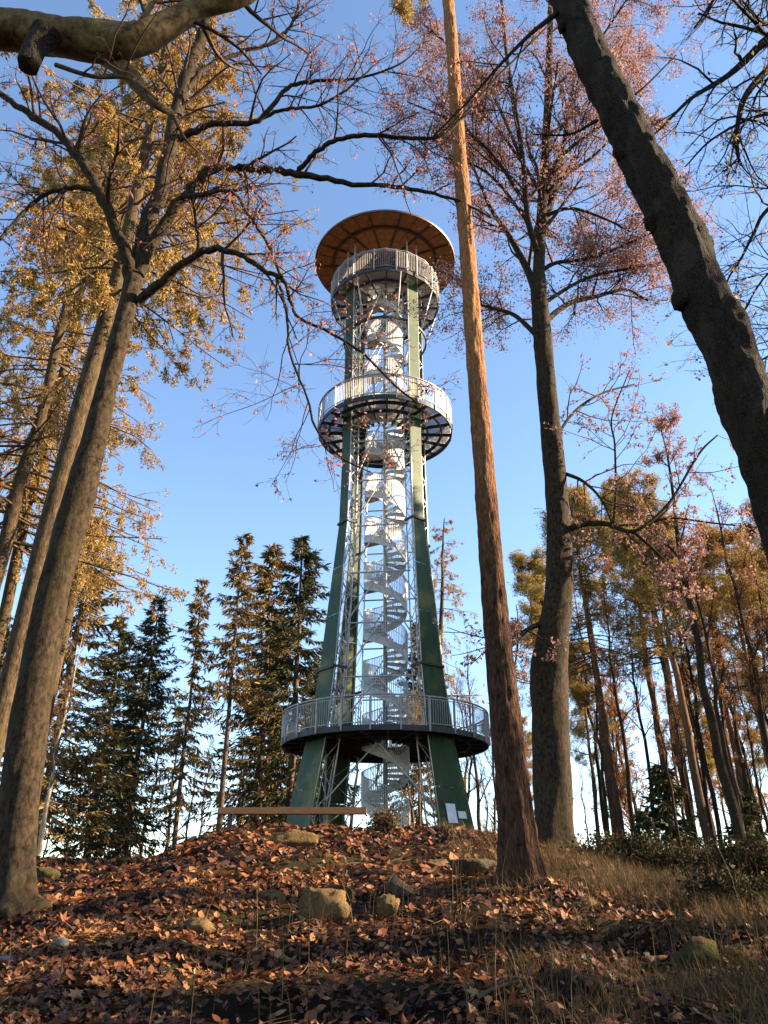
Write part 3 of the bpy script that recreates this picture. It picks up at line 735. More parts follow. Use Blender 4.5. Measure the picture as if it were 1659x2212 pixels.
# right-hand beech with pinkish leaves
YR = 17.0
spec = [(1200, 1845, 92), (1196, 1760, 82), (1190, 1600, 80), (1186, 1450, 78), (1196, 1360, 70), (1207, 1260, 58), (1206, 1130, 50), (1192, 950, 44), (1178, 800, 41), (1168, 690, 38), (1162, 600, 34)]
P, R = trace(spec, YR, 8); P, R = down(P, R, 1.25)
root = tree_root('copper_tree', 'stout tree with copper-pink leaves behind the tall pine', P[0][0], P[0][1])
L = smooth_line(np.c_[P, R], 3)
part('trunk', MB().tubes(L[None, :, :3], L[None, :, 3], 32, noise=.09, nscale=1.2, ridge=.04, seed=9, root=(float(gz(P[0][0], P[0][1])), .4, 5)), 'beech', root)
limbs = [
    [(1163, 620, 28), (1166, 540, 25), (1172, 430, 22), (1180, 300, 19), (1186, 150, 15), (1190, 0, 11), (1195, -150, 6)],
    [(1160, 640, 20), (1140, 585, 16), (1100, 510, 12), (1060, 450, 9), (1030, 380, 6), (1000, 300, 4)],
    [(1166, 520, 16), (1190, 440, 14), (1215, 330, 12), (1235, 200, 10), (1250, 60, 7), (1260, -80, 4)],
    [(1165, 560, 15), (1140, 470, 13), (1130, 350, 11), (1110, 220, 9), (1090, 80, 7), (1080, -60, 4)],
    [(1182, 690, 14), (1230, 655, 11), (1290, 640, 9), (1350, 626, 7), (1400, 650, 4)],
    [(1155, 720, 12), (1110, 680, 9), (1060, 665, 7), (1010, 650, 4)],
    [(1225, 1145, 16), (1260, 1132, 14), (1310, 1132, 12), (1360, 1148, 9), (1400, 1130, 7), (1450, 1080, 6), (1510, 980, 5), (1550, 940, 3)],
    [(1370, 1150, 8), (1420, 1195, 6), (1460, 1240, 5), (1480, 1290, 3)],
    [(1365, 1150, 7), (1440, 1120, 5), (1540, 1130, 4), (1640, 1140, 3)],
    [(1325, 1130, 6), (1330, 1060, 5), (1328, 960, 4.5), (1322, 900, 3.5), (1360, 800, 2.5)],
    [(1175, 1345, 14), (1140, 1360, 10), (1110, 1390, 8), (1095, 1410, 5)],
    [(1212, 1020, 9), (1260, 1040, 7), (1300, 1080, 6), (1322, 1130, 5)],
    [(1192, 960, 8), (1240, 890, 6), (1300, 850, 5), (1370, 830, 3)],
    [(1170, 430, 10), (1220, 380, 8), (1290, 330, 6), (1350, 260, 4), (1390, 200, 3)],
    [(1170, 470, 9), (1230, 450, 7), (1300, 470, 5), (1360, 500, 3)],
    [(1140, 480, 8), (1080, 400, 6), (1030, 360, 5), (960, 340, 3)],
    [(1170, 420, 9), (1120, 340, 7), (1050, 250, 5), (990, 200, 3)],
    [(1180, 300, 9), (1260, 230, 6), (1330, 130, 4), (1370, 60, 3)],
    [(1135, 440, 9), (1060, 330, 7), (970, 260, 5), (880, 220, 3)],
    [(1130, 350, 8), (1050, 180, 6), (960, 90, 4), (900, 40, 3)],
    [(1186, 200, 8), (1270, 120, 6), (1340, 20, 4), (1390, -60, 3)],
    [(1175, 400, 11), (1215, 335, 9), (1300, 270, 7), (1390, 190, 5), (1460, 120, 3)],
    [(1163, 590, 10), (1200, 568, 9), (1260, 560, 7), (1350, 530, 5), (1450, 480, 3)],
    [(1166, 660, 10), (1270, 600, 7), (1390, 575, 5), (1500, 550, 3)],
]
rg = np.random.default_rng(41); lines = []
for q, s_ in enumerate(limbs):
    dy = rg.uniform(-2.2, 2.2) if q not in (0,) else 0
    if 6 <= q <= 11: dy = -.9
    s2 = [(a, b, w, YR + dy * min(1, e / 3)) for e, (a, b, w) in enumerate(s_)]
    P, R = trace(s2, YR, 6); lines.append((P, R))
    part('branch', MB().tubes(P[None], R[None], 9, noise=.10, nscale=2, seed=q), 'beech', root)
crownl = [lines[i] for i in (0, 1, 2, 3, 4, 5, 13, 14, 15, 16, 17, 18, 19, 20, 21, 22, 23)]
tw = MB(); lf = MB()
P0 = np.stack([resample(P, 14) for P, R in crownl]); R0 = np.stack([resample_r(R, 14) for P, R in crownl])
P1, R1 = grow(P0, R0, 16, .4, .85, .35, .12, rg, .15, 7, .45, .008, absl=3.1); tw.tubes(P1, R1, 4)
P2, R2 = grow(P1, R1, 8, .5, .8, .15, .25, rg, .2, 4, .5, .005); tw.tubes(P2, R2, 3)
P3, R3 = grow(P2, R2, 4, .5, .7, .05, .25, rg, .2, 3, .5, .004); tw.tubes(P3, R3, 3)
N = 98000; sel = rg.integers(0, len(P3), N); i = rg.integers(1, 3, N)
C = P3[sel, i] + rg.normal(size=(N, 3)) * .10
lf.leaves(C, .074, rg, 1.7, np.tile([0, 0, -.3], (N, 1)))
low = [lines[i] for i in (6, 7, 8, 9, 10, 11, 12)]
P0 = np.stack([resample(P, 14) for P, R in low]); R0 = np.stack([resample_r(R, 14) for P, R in low])
P1, R1 = grow(P0, R0, 11, .4, .95, .05, .18, rg, .2, 6, .5, .006, absl=2.0); tw.tubes(P1, R1, 4)
P2, R2 = grow(P1, R1, 6, .5, .8, 0, .25, rg, .2, 5, .5, .004); tw.tubes(P2, R2, 3)
N = 5200; sel = rg.integers(0, len(P2), N); lf.leaves(P2[sel, rg.integers(1, 5, N)], .075, rg, 1.7, np.tile([0, 0, -.3], (N, 1)))
part('crown', tw, 'twig', root); part('foliage', lf, 'bleaf', root, False, True)

# dark leaning trunk on the right
YL = 7.0
spec = [(1830, 1500, 150), (1745, 1240, 140), (1662, 1010, 128), (1610, 860, 122), (1570, 740, 118), (1520, 640, 112), (1478, 530, 108), (1440, 450, 104), (1385, 340, 96), (1335, 240, 90), (1290, 150, 84), (1240, 30, 78), (1205, -60, 74), (1120, -260, 60)]
P, R = trace(spec, YL, 7); P, R = down(P, R, 1.2)
root = tree_root('leaning_tree', 'dark rough-barked leaning trunk crossing the upper right', P[0][0], P[0][1])
L = smooth_line(np.c_[P, R], 5)
tk = MB().tubes(L[None, :, :3], L[None, :, 3] * .90, 44, noise=.11, nscale=3.0, ridge=.16, seed=13, ridges=26)
part('trunk', tk, 'dark', root)
for fr_, side, w in ((.845, -1, .13), (.66, -1, .15), (.56, -1, .17), (.44, -1, .19), (.70, 1, .13), (.50, 1, .15), (.78, 1, .11)):
    q = int(fr_ * (len(L) - 1)); r0 = w * .72; c = L[q, :3] + np.array([side * L[q, 3] * .78, 0, side * L[q, 3] * .2]); px = fr_ * 1000 + side
    u = np.random.default_rng(int(px)); ph, th = np.meshgrid(np.linspace(0, math.pi, 10), np.arange(14) * 2 * math.pi / 14, indexing='ij')
    s3 = np.stack([np.sin(ph) * np.cos(th), np.sin(ph) * np.sin(th), np.cos(ph) * 1.25], -1)
    s3 = s3 * (1 + .5 * vnoise(s3[..., 0] * 2 + px, s3[..., 2] * 2 + s3[..., 1] * 2))[..., None] * r0 + c
    i = np.arange(9)[:, None] * 14; j = np.arange(14)[None]; j2 = (j + 1) % 14
    part('burl', MB().add(s3, np.stack([i + j, i + 14 + j, i + 14 + j2, i + j2], -1).reshape(-1, 4)), 'dark', root)
ll = []
for s_ in ([(1215, 20, 14), (1150, 70, 9), (1080, 140, 7), (1010, 220, 5), (930, 300, 3)], [(1290, 260, 8), (1230, 290, 5), (1150, 290, 3)], [(1200, -40, 20), (1130, -100, 12), (1040, -130, 6)], [(1230, -20, 26), (1290, -120, 16), (1380, -180, 8)]):
    Pq, Rq = trace(s_, YL, 6); ll.append((Pq, Rq)); part('branch', MB().tubes(Pq[None], Rq[None], 8, noise=.1, nscale=4), 'dark', root)
twigs_on(ll, np.random.default_rng(77), 8, 5, 3, 1.1, root, 'dtwig', .1, .22, .9, 0, .25, .0025, 'pinkleaf', 160, .055)

# bare boughs entering from the right edge: one tree rooted outside the picture
YQ = 8.0
root = tree_root('bare_oak', 'tree whose nearly bare boughs hang into the upper right corner', 7.4, 8.6)
tp = smooth_line(np.array([[7.4, 8.6, float(root.location.z)], [7.4, 8.5, 5], [7.2, 8.3, 9.5], [7.3, 8.2, 13], [7.2, 8.2, 19]]), 6)
part('trunk', MB().tubes(tp[None], np.linspace(.30, .10, len(tp))[None], 18, noise=.1), 'dark', root)
ll = []
for s_ in ([(1850, -60, 30), (1760, 20, 24), (1659, 85, 20), (1600, 140, 15), (1560, 172, 12), (1490, 215, 8), (1430, 275, 5), (1400, 300, 3)],
           [(1850, 40, 26), (1740, 90, 20), (1665, 145, 17), (1612, 205, 14), (1595, 260, 11), (1592, 320, 9), (1600, 356, 6)],
           [(1900, 300, 18), (1760, 380, 12), (1659, 452, 9), (1630, 500, 7), (1600, 560, 5), (1570, 610, 4), (1560, 680, 2.5)],
           [(1880, 620, 16), (1740, 720, 8), (1659, 770, 5), (1600, 800, 3)],
           [(1850, -100, 20), (1700, -60, 12), (1580, -40, 8), (1500, 60, 4)],
           [(1880, 180, 16), (1740, 240, 10), (1640, 250, 7), (1540, 300, 5), (1480, 360, 3)],
           [(1880, 480, 14), (1740, 560, 8), (1660, 590, 5), (1590, 700, 3)]):
    Pq, Rq = trace(s_, YQ, 6); ll.append((Pq, Rq)); part('branch', MB().tubes(Pq[None], Rq[None], 9, noise=.1, nscale=4), 'dark', root)
    tt_ = np.array([[7.3, 8.3, Pq[0][2] - 1.0], Pq[0]]); part('branch', MB().tubes(smooth_line(tt_, 4)[None], np.full((1, 5), Rq[0] * 1.1), 9), 'dark', root)
twigs_on(ll, np.random.default_rng(79), 20, 7, 3, 1.6, root, 'dtwig', .0, .25, .95, 0, .2, .003, 'gold', 1500, .06)

# ------------------------------------------------------------------ tree kinds for the wood around
def larch_mesh(rng, H, lo, L0, nwh, tw, nd, golden):
    """returns crown twigs and foliage centre arrays for a larch of height H, origin at its base"""
    hs = np.sort(rng.uniform(lo, H - .3, nwh)); n = len(hs)
    az = rng.uniform(0, 2 * math.pi, n); L = L0 * (1.06 - (hs - lo) / (H - lo)) ** .8 * rng.uniform(.6, 1.15, n) + .3
    k = 6; s = np.linspace(0, 1, k)[None]
    dr = L[:, None] * s; dz = L[:, None] * (-.10 * s - .22 * s ** 2 + .16 * s ** 3)
    P = np.stack([dr * np.cos(az)[:, None], dr * np.sin(az)[:, None], hs[:, None] + dz], -1) + np.cumsum(rng.normal(size=(n, k, 3)), 1) * .10 * s[..., None]
    R = (.012 + .010 * L)[:, None] * np.linspace(1, .25, k)[None]
    T = MB().tubes(P, R, 4)
    P1, R1 = grow(P, R, tw, .4, .9, -.35, .16, rng, .15, 4, .45, .005, -.18); T.tubes(P1, R1, 3)
    P2, R2 = grow(P1, R1, nd, .5, .5, -.6, .15, rng, .1, 3, .6, .004, -.3); T.tubes(P2, R2, 3)
    m = golden; sel = rng.integers(0, len(P2), m); f = rng.uniform(0, 2, m); i = np.minimum(f.astype(int), 1); fr = (f - i)[:, None]
    C = P2[sel, i] * (1 - fr) + P2[sel, i + 1] * fr + rng.normal(size=(m, 3)) * .035
    F = MB().leaves(C, .100, rng, 2.6, np.tile([0, 0, -.3], (m, 1)), rnd=np.clip(rng.normal(.5, .22, m), 0, 1))
    return T, F
def stem(H, r0, rng, wob=.15, r1=.03, k=16, sides=12, lean=0.0, az=0.0):
    z = np.linspace(-.4, H, k); w = np.cumsum(rng.normal(size=(k, 2)) * wob / math.sqrt(k), 0); w -= w[:1]
    lx = lean * (z + .4)
    P = np.stack([w[:, 0] + lx * math.cos(az), w[:, 1] + lx * math.sin(az), z], -1); R = r0 * (1 - (z + .4) / (H + .4)) ** .75 + r1
    R[0] *= 1.25
    return P, R
def mk(name, label, x, y, trunk, crown, fol, tmat, cmat, fmat, group=None, dz=0.0):
    r = thing(name, label, 'tree', (x, y, float(gz(x, y)) + dz), group)
    link('trunk', trunk.mesh('trunk', M[tmat], True), r)
    if crown is not None: link('crown', crown.mesh('crown', M[cmat], True), r)
    if fol is not None: tag(link('foliage', fol.mesh('foliage', M[fmat]), r), kind='stuff')
    return r

# golden larches on the left; the first one stands right behind the forked beech
def larch(label, px, py, Y, H, lo, L0, nwh, gold, r0, seed, lean=0, az=0, group=None, spec=None):
    rg = np.random.default_rng(seed); c = at(px, py, Y)
    P, R = stem(H, r0, rg, .25, .03, 22, 16, lean, az)
    if spec:
        P, R = trace(spec, Y, 5); c = P[0].copy(); P = P - [c[0], c[1], float(gz(c[0], Y))]; Y = float(c[1])
        P = np.concatenate([[P[0] * [1, 1, 0] - [0, 0, .5]], P]); R = np.concatenate([[R[0] * 1.1], R]); H = float(P[-1, 2])
    T, F = larch_mesh(rg, H, lo, L0, nwh, 8, 4, gold)
    for mbx in (T, F):
        for v in mbx.v:
            zz = np.clip(v[:, 2], 0, H); v[:, 0] += np.interp(zz, P[:, 2], P[:, 0]); v[:, 1] += np.interp(zz, P[:, 2], P[:, 1])
    return mk('larch', label, c[0], Y, MB().tubes(P[None], R[None], 18, noise=.06, nscale=1.2, seed=seed), T, F, 'larch', 'ltwig', 'gold', group)
larch('larch standing close behind the forked tree, its stem running beside it', -75, 1900, 13.2, 27, 11.5, 2.6, 120, 66000, .20, 51, .012, 0,
      spec=[(-78, 1900, 46), (15, 1492, 40), (98, 1160, 41), (190, 828, 40), (248, 623, 31), (282, 480, 27), (315, 330, 23), (345, 180, 19), (375, 0, 15), (400, -200, 9), (420, -420, 4)])
larch('golden larch with pale sunlit stem at the far left edge', -190, 1930, 19, 25, 8, 3.6, 120, 60000, .22, 52, .02, 0)
larch('golden larch with dark stem left of the forked tree', -150, 1930, 22, 26, 9, 3.6, 130, 56000, .18, 53, .012, 0)
larch('tall golden larch whose crown shows above the fork', 12, 1930, 25, 38, 24, 6.6, 130, 84000, .22, 54, .012, 0)
larch('golden larch behind the right shoulder of the tower', 965, 1830, 50, 23, 5, 3.6, 80, 20000, .25, 55)

# spruces
def spruce_mesh(rng, H, lo, L0, dens=1.0, droop=.62):
    T = MB(); C = []; D = []
    hs = np.arange(lo, H - .25, .42 / dens); n = 0
    PP = []; RRr = []
    for h in hs:
        t = (h - lo) / (H - lo); nb = rng.integers(4, 7)
        for q in range(nb):
            a = rng.uniform(0, 2 * math.pi); L = (L0 * (1 - t) ** .85 + .25) * rng.uniform(.4, 1.3)
            if rng.random() < .14: continue
            s = np.linspace(0, 1, 6); z = h + rng.uniform(-.15, .15) + L * (.12 * t * s - droop * (1 - t * .7) * s + .32 * s ** 2.4)
            PP.append(np.stack([L * s * math.cos(a), L * s * math.sin(a), z], -1)); RRr.append((.012 + .006 * L) * np.linspace(1, .3, 6))
    PP = np.stack(PP); RRr = np.stack(RRr); T.tubes(PP, RRr, 3)
    n = len(PP); m = 32
    Ls = np.linalg.norm(PP[:, -1] - PP[:, 0], axis=1)
    t = rng.uniform(.12, 1, (n, m)); f = t * 5; i = np.minimum(f.astype(int), 4); fr = (f - i)[..., None]; ar = np.arange(n)[:, None]
    c = PP[ar, i] * (1 - fr) + PP[ar, i + 1] * fr; tg = PP[ar, i + 1] - PP[ar, i]; tg /= np.linalg.norm(tg, axis=2, keepdims=True)
    sd = np.cross(tg, np.array([0, 0, 1.])); sd *= rng.choice([-1, 1], (n, m))[..., None]
    d = tg * .8 + sd * rng.uniform(.2, 1.0, (n, m, 1)) + np.array([0, 0, -1]) * rng.uniform(.1, 1.5, (n, m, 1))
    keep = rng.random((n, m)) < np.clip(.45 + Ls[:, None] / 4, 0, 1)
    c, d = c[keep], d[keep]
    F = MB().leaves(c, .55, rng, 4.4, d * 1.6, .5, rnd=np.clip(rng.normal(.45, .25, len(c)), 0, 1))
    F.leaves(c, .30, rng, 4.2, d * 1.6, .9, rnd=np.clip(rng.normal(.45, .25, len(c)), 0, 1))
    return T, F
SPR = {}
def spruce_kind(key, H, lo, L0, dens, seed, fmat, r0=.24):
    rg = np.random.default_rng(seed); P, R = stem(H, r0, rg, .12, .02, 14)
    T, F = spruce_mesh(rg, H, lo, L0, dens)
    SPR[key] = (H, MB().tubes(P[None], R[None], 10).mesh('trunk', M['spruce_b'], True), T.mesh('crown', M['twig']), F.mesh('foliage', M[fmat]))
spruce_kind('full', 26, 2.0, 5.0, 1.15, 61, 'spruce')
spruce_kind('gold', 26, 3.0, 4.8, 1.1, 62, 'sunlit_spruce')
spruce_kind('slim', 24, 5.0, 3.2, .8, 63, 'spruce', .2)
spruce_kind('slimgold', 24, 5.0, 3.4, .75, 67, 'sunlit_spruce', .2)
spruce_kind('high', 27, 12.5, 3.4, .9, 64, 'sunlit_spruce', .22)
spruce_kind('young', 6, .4, 1.5, 1.3, 65, 'spruce', .07)
def put(kind, name, label, px, py, Y, H=None, base_px=None, rz=None, sx=1.0, group=None, rot=None):
    """a tree whose tip appears near px,py at distance Y"""
    c = at(px, py, Y); x = c[0]; g0 = float(gz(x, Y)); h = c[2] - g0 if H is None else H
    H0, a, b, f = kind
    r = thing(name, label, 'tree', (x, Y, g0), group); k = h / H0
    r.scale = (k * sx, k * sx, k); r.rotation_euler = (0 if rot is None else rot[0], 0 if rot is None else rot[1], random.Random(int(px * 7 + Y)).uniform(0, 6.28) if rz is None else rz)
    link('trunk', a, r)
    if b: link('crown', b, r)
    if f: tag(link('foliage', f, r), kind='stuff')
    return r
S = 'spruce_tree'
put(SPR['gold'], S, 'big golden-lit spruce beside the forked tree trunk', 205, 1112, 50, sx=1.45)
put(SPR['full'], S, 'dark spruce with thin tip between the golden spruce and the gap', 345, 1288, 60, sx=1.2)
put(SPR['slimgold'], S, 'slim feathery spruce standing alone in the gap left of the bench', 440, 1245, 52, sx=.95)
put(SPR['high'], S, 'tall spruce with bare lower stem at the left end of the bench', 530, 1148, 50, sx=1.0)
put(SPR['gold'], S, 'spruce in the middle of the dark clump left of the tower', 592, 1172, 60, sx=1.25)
put(SPR['full'], S, 'dense dark spruce closest to the tower, left side', 655, 1155, 54, sx=1.3)
put(SPR['full'], S, 'dark spruce at the left edge behind the forked tree', 25, 1330, 56, sx=1.2)
put(SPR['full'], S, 'low dark spruce behind the pale bare tree', 268, 1330, 64, sx=1.35)
put(SPR['full'], S, 'low dark spruce filling the clump behind the bench', 600, 1330, 66, sx=1.25)
put(SPR['slim'], S, 'short dark spruce left of the lone feathery spruce', 310, 1420, 70, sx=1.3)
put(SPR['full'], S, 'dark spruce low behind the left tower leg', 690, 1420, 70, sx=1.3)
put(SPR['full'], S, 'dark spruce showing between stair and right tower leg', 900, 1345, 72, sx=1.0)
put(SPR['young'], S, 'small dark young spruce among the pines on the right', 1425, 1640, 27, sx=1.1)
put(SPR['young'], S, 'lower young spruce beside the mossy bank on the right', 1385, 1745, 25, sx=1.2)
put(SPR['young'], S, 'young spruce at the right edge of the wood', 1600, 1700, 26, sx=1.3)

# pines
def pine_kind(H, lo, nb, L0, seed, r0, fol=9, clumps=5):
    rg = np.random.default_rng(seed); P, R = stem(H, r0, rg, .22, .03, 16)
    n = nb; hs = lo + (H - lo) * rg.uniform(0, 1, n) ** .7; az = rg.uniform(0, 6.283, n)
    L = L0 * (1.1 - .7 * (hs - lo) / (H - lo)) * rg.uniform(.5, 1.15, n); s = np.linspace(0, 1, 6)[None]
    B = np.stack([L[:, None] * s * np.cos(az)[:, None], L[:, None] * s * np.sin(az)[:, None], hs[:, None] + L[:, None] * (.18 * s + .25 * s ** 2)], -1) + rg.normal(size=(n, 6, 3)) * .06 * s[..., None]
    B[..., 0] += np.interp(hs, P[:, 2], P[:, 0])[:, None]; B[..., 1] += np.interp(hs, P[:, 2], P[:, 1])[:, None]
    RB = (.015 + .014 * L)[:, None] * np.linspace(1, .3, 6)[None]
    T = MB().tubes(B, RB, 5)
    P1, R1 = grow(B, RB, 8, .6, .9, .2, .2, rg, .25, 4, .5, .006); T.tubes(P1, R1, 3)
    P2, R2 = grow(P1, R1, clumps, .9, .9, .2, .15, rg, .4, 3, .5, .005); T.tubes(P2, R2, 3)
    # dead twigs on the bare stem
    nd = 14; hd = rg.uniform(lo * .45, lo, nd); ad = rg.uniform(0, 6.283, nd); Ld = rg.uniform(.4, 1.4, nd); sd = np.linspace(0, 1, 4)[None]
    Dd = np.stack([Ld[:, None] * sd * np.cos(ad)[:, None], Ld[:, None] * sd * np.sin(ad)[:, None], hd[:, None] + Ld[:, None] * sd * -.15], -1)
    Dd[..., 0] += np.interp(hd, P[:, 2], P[:, 0])[:, None]; Dd[..., 1] += np.interp(hd, P[:, 2], P[:, 1])[:, None]
    T.tubes(Dd, np.full((nd, 4), .014), 3)
    tips = np.concatenate([P2[:, -1], P1[:, -1], P2[:, 1]]); C = np.repeat(tips, fol, 0)
    D = rg.normal(size=(len(tips), 3)); D[:, 2] += .8
    F = MB().leaves(C + rg.normal(size=C.shape) * .10, .20, rg, 5.5, np.repeat(D, fol, 0) * .4, 1.0, rnd=np.clip(rg.normal(.5, .25, len(C)), 0, 1))
    return (H, MB().tubes(P[None], R[None], 14, noise=.06, nscale=1).mesh('trunk', M['farpine'], True), T.mesh('crown', M['twig'], True), F.mesh('foliage', M['pneedle']))
PK = [pine_kind(19, 11.5, 38, 2.5, 71, .17), pine_kind(20, 13, 34, 2.8, 72, .19), pine_kind(17, 6.5, 44, 2.2, 73, .15), pine_kind(21, 10, 46, 2.8, 74, .21)]
PT = 'pine_tree'
put(PK[0], PT, 'thin pine with golden crown just right of the copper-leaved tree', 1252, 1072, 36, rot=(0, -.03))
put(PK[1], PT, 'thin pine twinned with its golden-crowned neighbour', 1345, 1060, 40, rot=(0, -.05))
put(PK[3], PT, 'thick pale-stemmed pine in the right-hand wood', 1400, 1040, 26, rot=(0, -.04))
put(PK[0], PT, 'slender pine close against the thick pale-stemmed pine', 1390, 1130, 30, rot=(0, -.02))
put(PK[2], PT, 'bushy pine half hidden behind the copper-leaved tree trunk', 1145, 1215, 44)
put(PK[2], PT, 'low bushy pine right of the copper-leaved tree trunk', 1245, 1400, 40)
put(PK[1], PT, 'brown-crowned pine near the right edge of the wood', 1560, 1150, 27)
put(PK[3], PT, 'dark-stemmed pine at the right edge of the wood', 1640, 1120, 30)
put(PK[0], PT, 'thin pine far back in the right-hand wood', 1520, 1250, 38)
put(PK[2], PT, 'short pine with low crown deep in the right-hand wood', 1480, 1450, 46)
put(PK[2], PT, 'short pine near the right edge, low brown crown', 1620, 1420, 42)
put(PK[1], PT, 'pine with hidden crown at the far right edge', 1720, 1050, 24)
put(PK[2], PT, 'short bushy pine between tall pine and copper-leaved tree', 1120, 1560, 58)
put(PK[0], PT, 'pine showing through the tower between stair and leg', 900, 1500, 60)

# grey tree with small pink crown on the right, and leafy/bare broadleaf kinds
def broad_kind(H, lo, nb, L0, seed, r0, tmat, cmat, fmat=None, nleaf=0, lsize=.09, up=.5, m1=7, m2=5, spread=.9, r=.006):
    rg = np.random.default_rng(seed); P, R = stem(H, r0, rg, .4, .015, 14)
    P0 = P[None]; R0 = R[None]; t0 = (lo + .4) / (H + .4)
    B, RB = grow(P0, R0, nb, .4, spread, up, .12, rg, t0, 7, .5, r * 2, absl=L0); T = MB().tubes(B, RB, 5)
    P1, R1 = grow(B, RB, m1, .5, .8, .15, .18, rg, .2, 5, .5, r * 1.2); T.tubes(P1, R1, 3)
    P2, R2 = grow(P1, R1, m2, .55, .7, .1, .2, rg, .2, 4, .5, r); T.tubes(P2, R2, 3)
    F = None
    if fmat:
        sel = rg.integers(0, len(P2), nleaf); C = P2[sel, rg.integers(1, 4, nleaf)] + rg.normal(size=(nleaf, 3)) * .08
        F = MB().leaves(C, lsize, rg, 1.7, np.tile([0, 0, -.3], (nleaf, 1))).mesh('foliage', M[fmat])
    return (H, MB().tubes(P[None], R[None], 12, noise=.06, nscale=1).mesh('trunk', M[tmat], True), T.mesh('crown', M[cmat], True), F)
BK = {'pink': broad_kind(18, 9, 22, 2.6, 81, .19, 'beech', 'twig', 'bleaf', 8000, .085),
      'rust': broad_kind(12, 2.5, 24, 2.8, 82, .11, 'beech', 'twig', 'rust', 7000, .10),
      'bare1': broad_kind(14, 3.5, 18, 2.6, 83, .12, 'spruce_b', 'twig', None, up=.7),
      'bare2': broad_kind(12, 2.0, 20, 2.2, 84, .09, 'spruce_b', 'twig', None, up=.8),
      'pale': broad_kind(13, 3.0, 26, 3.0, 85, .13, 'pale', 'ltwig', None, up=.55, m1=8, r=.010),
      'tallbare': broad_kind(20, 9, 20, 3.2, 86, .16, 'beech', 'twig', 'rust', 2500, .09, up=.6)}
put(BK['pink'], 'pink_tree', 'grey-stemmed tree with a small rosy crown in the right-hand wood', 1432, 925, 22.5, rot=(0, -.03))
put(BK['pale'], 'pale_tree', 'pale leafless tree beside the forked tree trunk', 165, 1375, 38)
put(BK['pale'], 'pale_tree', 'second, thinner pale leafless stem left of the golden spruce foot', 130, 1480, 42)
put(BK['tallbare'], 'tall_bare_tree', 'tall thin tree with few rusty leaves right of the rosy-crowned tree', 1540, 1050, 25)
put(BK['tallbare'], 'tall_bare_tree', 'tall thin dark tree at the right edge above the mossy bank', 1625, 1180, 21)
put(BK['tallbare'], 'tall_bare_tree', 'tall thin dark tree between the twin pines and the rosy-crowned tree', 1450, 1230, 34)
put(BK['rust'], 'rusty_tree', 'low tree with rust-orange leaves right of the copper-leaved trunk', 1290, 1500, 42)
put(BK['rust'], 'rusty_tree', 'low rust-leaved tree behind the tall pine foot', 1125, 1540, 50)
put(BK['rust'], 'rusty_tree', 'rust-leaved tree deep in the right-hand wood', 1540, 1500, 44)
put(BK['rust'], 'rusty_tree', 'rust-leaved tree seen between stair and right tower leg', 945, 1560, 56)
put(BK['bare1'], 'bare_tree', 'fine bare tree just right of the tower above the low platform', 1010, 1395, 52)
put(BK['bare1'], 'bare_tree', 'lone bare crooked tree in the gap left of the bench', 428, 1600, 58)
rl = np.random.default_rng(88); Pl, Rl = stem(19, .15, rl, .2, .02, 14); Tl, Fl = larch_mesh(rl, 19, 8.5, 2.8, 75, 7, 4, 16000)
LK = (19, MB().tubes(Pl[None], Rl[None], 12, noise=.06).mesh('trunk', M['farpine'], True), Tl.mesh('crown', M['ltwig']), Fl.mesh('foliage', M['gold']))
for px, py, Y, lab in ((1238, 1060, 33, 'golden larch touching the right side of the copper-leaved trunk'), (1370, 1045, 35, 'golden larch between the twin pines and the rosy-crowned tree'), 
                       (1500, 1180, 32, 'golden larch behind the rosy-crowned tree'), (1610, 1130, 34, 'golden larch near the right edge of the wood')):
    put(LK, 'larch', lab, px, py, Y, sx=1.1)
for px, py, Y, lab in ((1300, 1240, 28, 'thin dark stem right of the copper-leaved trunk'), (1475, 1150, 24, 'thin dark stem just right of the rosy-crowned tree'), (1520, 1200, 29, 'thin leaning dark stem in the right-hand wood'), (1575, 1210, 22, 'thin dark stem above the bramble mounds'),
                       (1600, 1260, 30, 'thin far stem near the right edge'), (1650, 1100, 19, 'thin dark stem cut by the right edge'), (1350, 1300, 36, 'thin far stem behind the twin pines')):
    put(BK['tallbare'], 'tall_bare_tree', lab, px, py, Y, rot=(0, -.03))
rg = random.Random(17)
for q in range(11):
    put(BK['tallbare'], 'tall_bare_tree', 'thin dark stem among many crowding the right-hand wood', rg.uniform(1240, 1655), rg.uniform(1180, 1420), rg.uniform(24, 46), group='thin dark stems in the right-hand wood', rot=(0, rg.uniform(-.05, .01)))
rg = random.Random(5)
for q in range(44):
    px = rg.uniform(60, 1655); py = rg.uniform(1480, 1680); Y = rg.uniform(58, 88)
    if 690 < px < 1060: grp = ('thin bare tree in the far fringe seen beneath the tower', 'far bare trees beneath the tower')
    elif px <= 690: grp = ('thin bare tree in the far fringe left of the tower', 'far bare trees left of the tower')
    else: grp = ('thin bare tree in the far fringe of the right-hand wood', 'far bare trees in the right-hand wood')
    put(BK[rg.choice(['bare1', 'bare2', 'bare2'])], 'bare_tree', grp[0], px, py, Y, group=grp[1], sx=1.2)
for q in range(9):
    px = rg.uniform(1180, 1655); py = rg.uniform(1350, 1600); Y = rg.uniform(44, 70)
    kind, nm, lab = rg.choice([(PK[0], 'pine_tree', 'thin pine deep in the crowded right-hand wood'), (PK[2], 'pine_tree', 'short bushy pine deep in the crowded right-hand wood'), (BK['rust'], 'rusty_tree', 'rust-leaved tree deep in the crowded right-hand wood'),
                               (BK['tallbare'], 'tall_bare_tree', 'tall thin leafless tree deep in the crowded right-hand wood'), (BK['rust'], 'rusty_tree', 'rust-leaved tree deep in the crowded right-hand wood')])
    put(kind, nm, lab, px, py, Y, group=lab[:lab.index(' deep')] + 's deep in the wood')

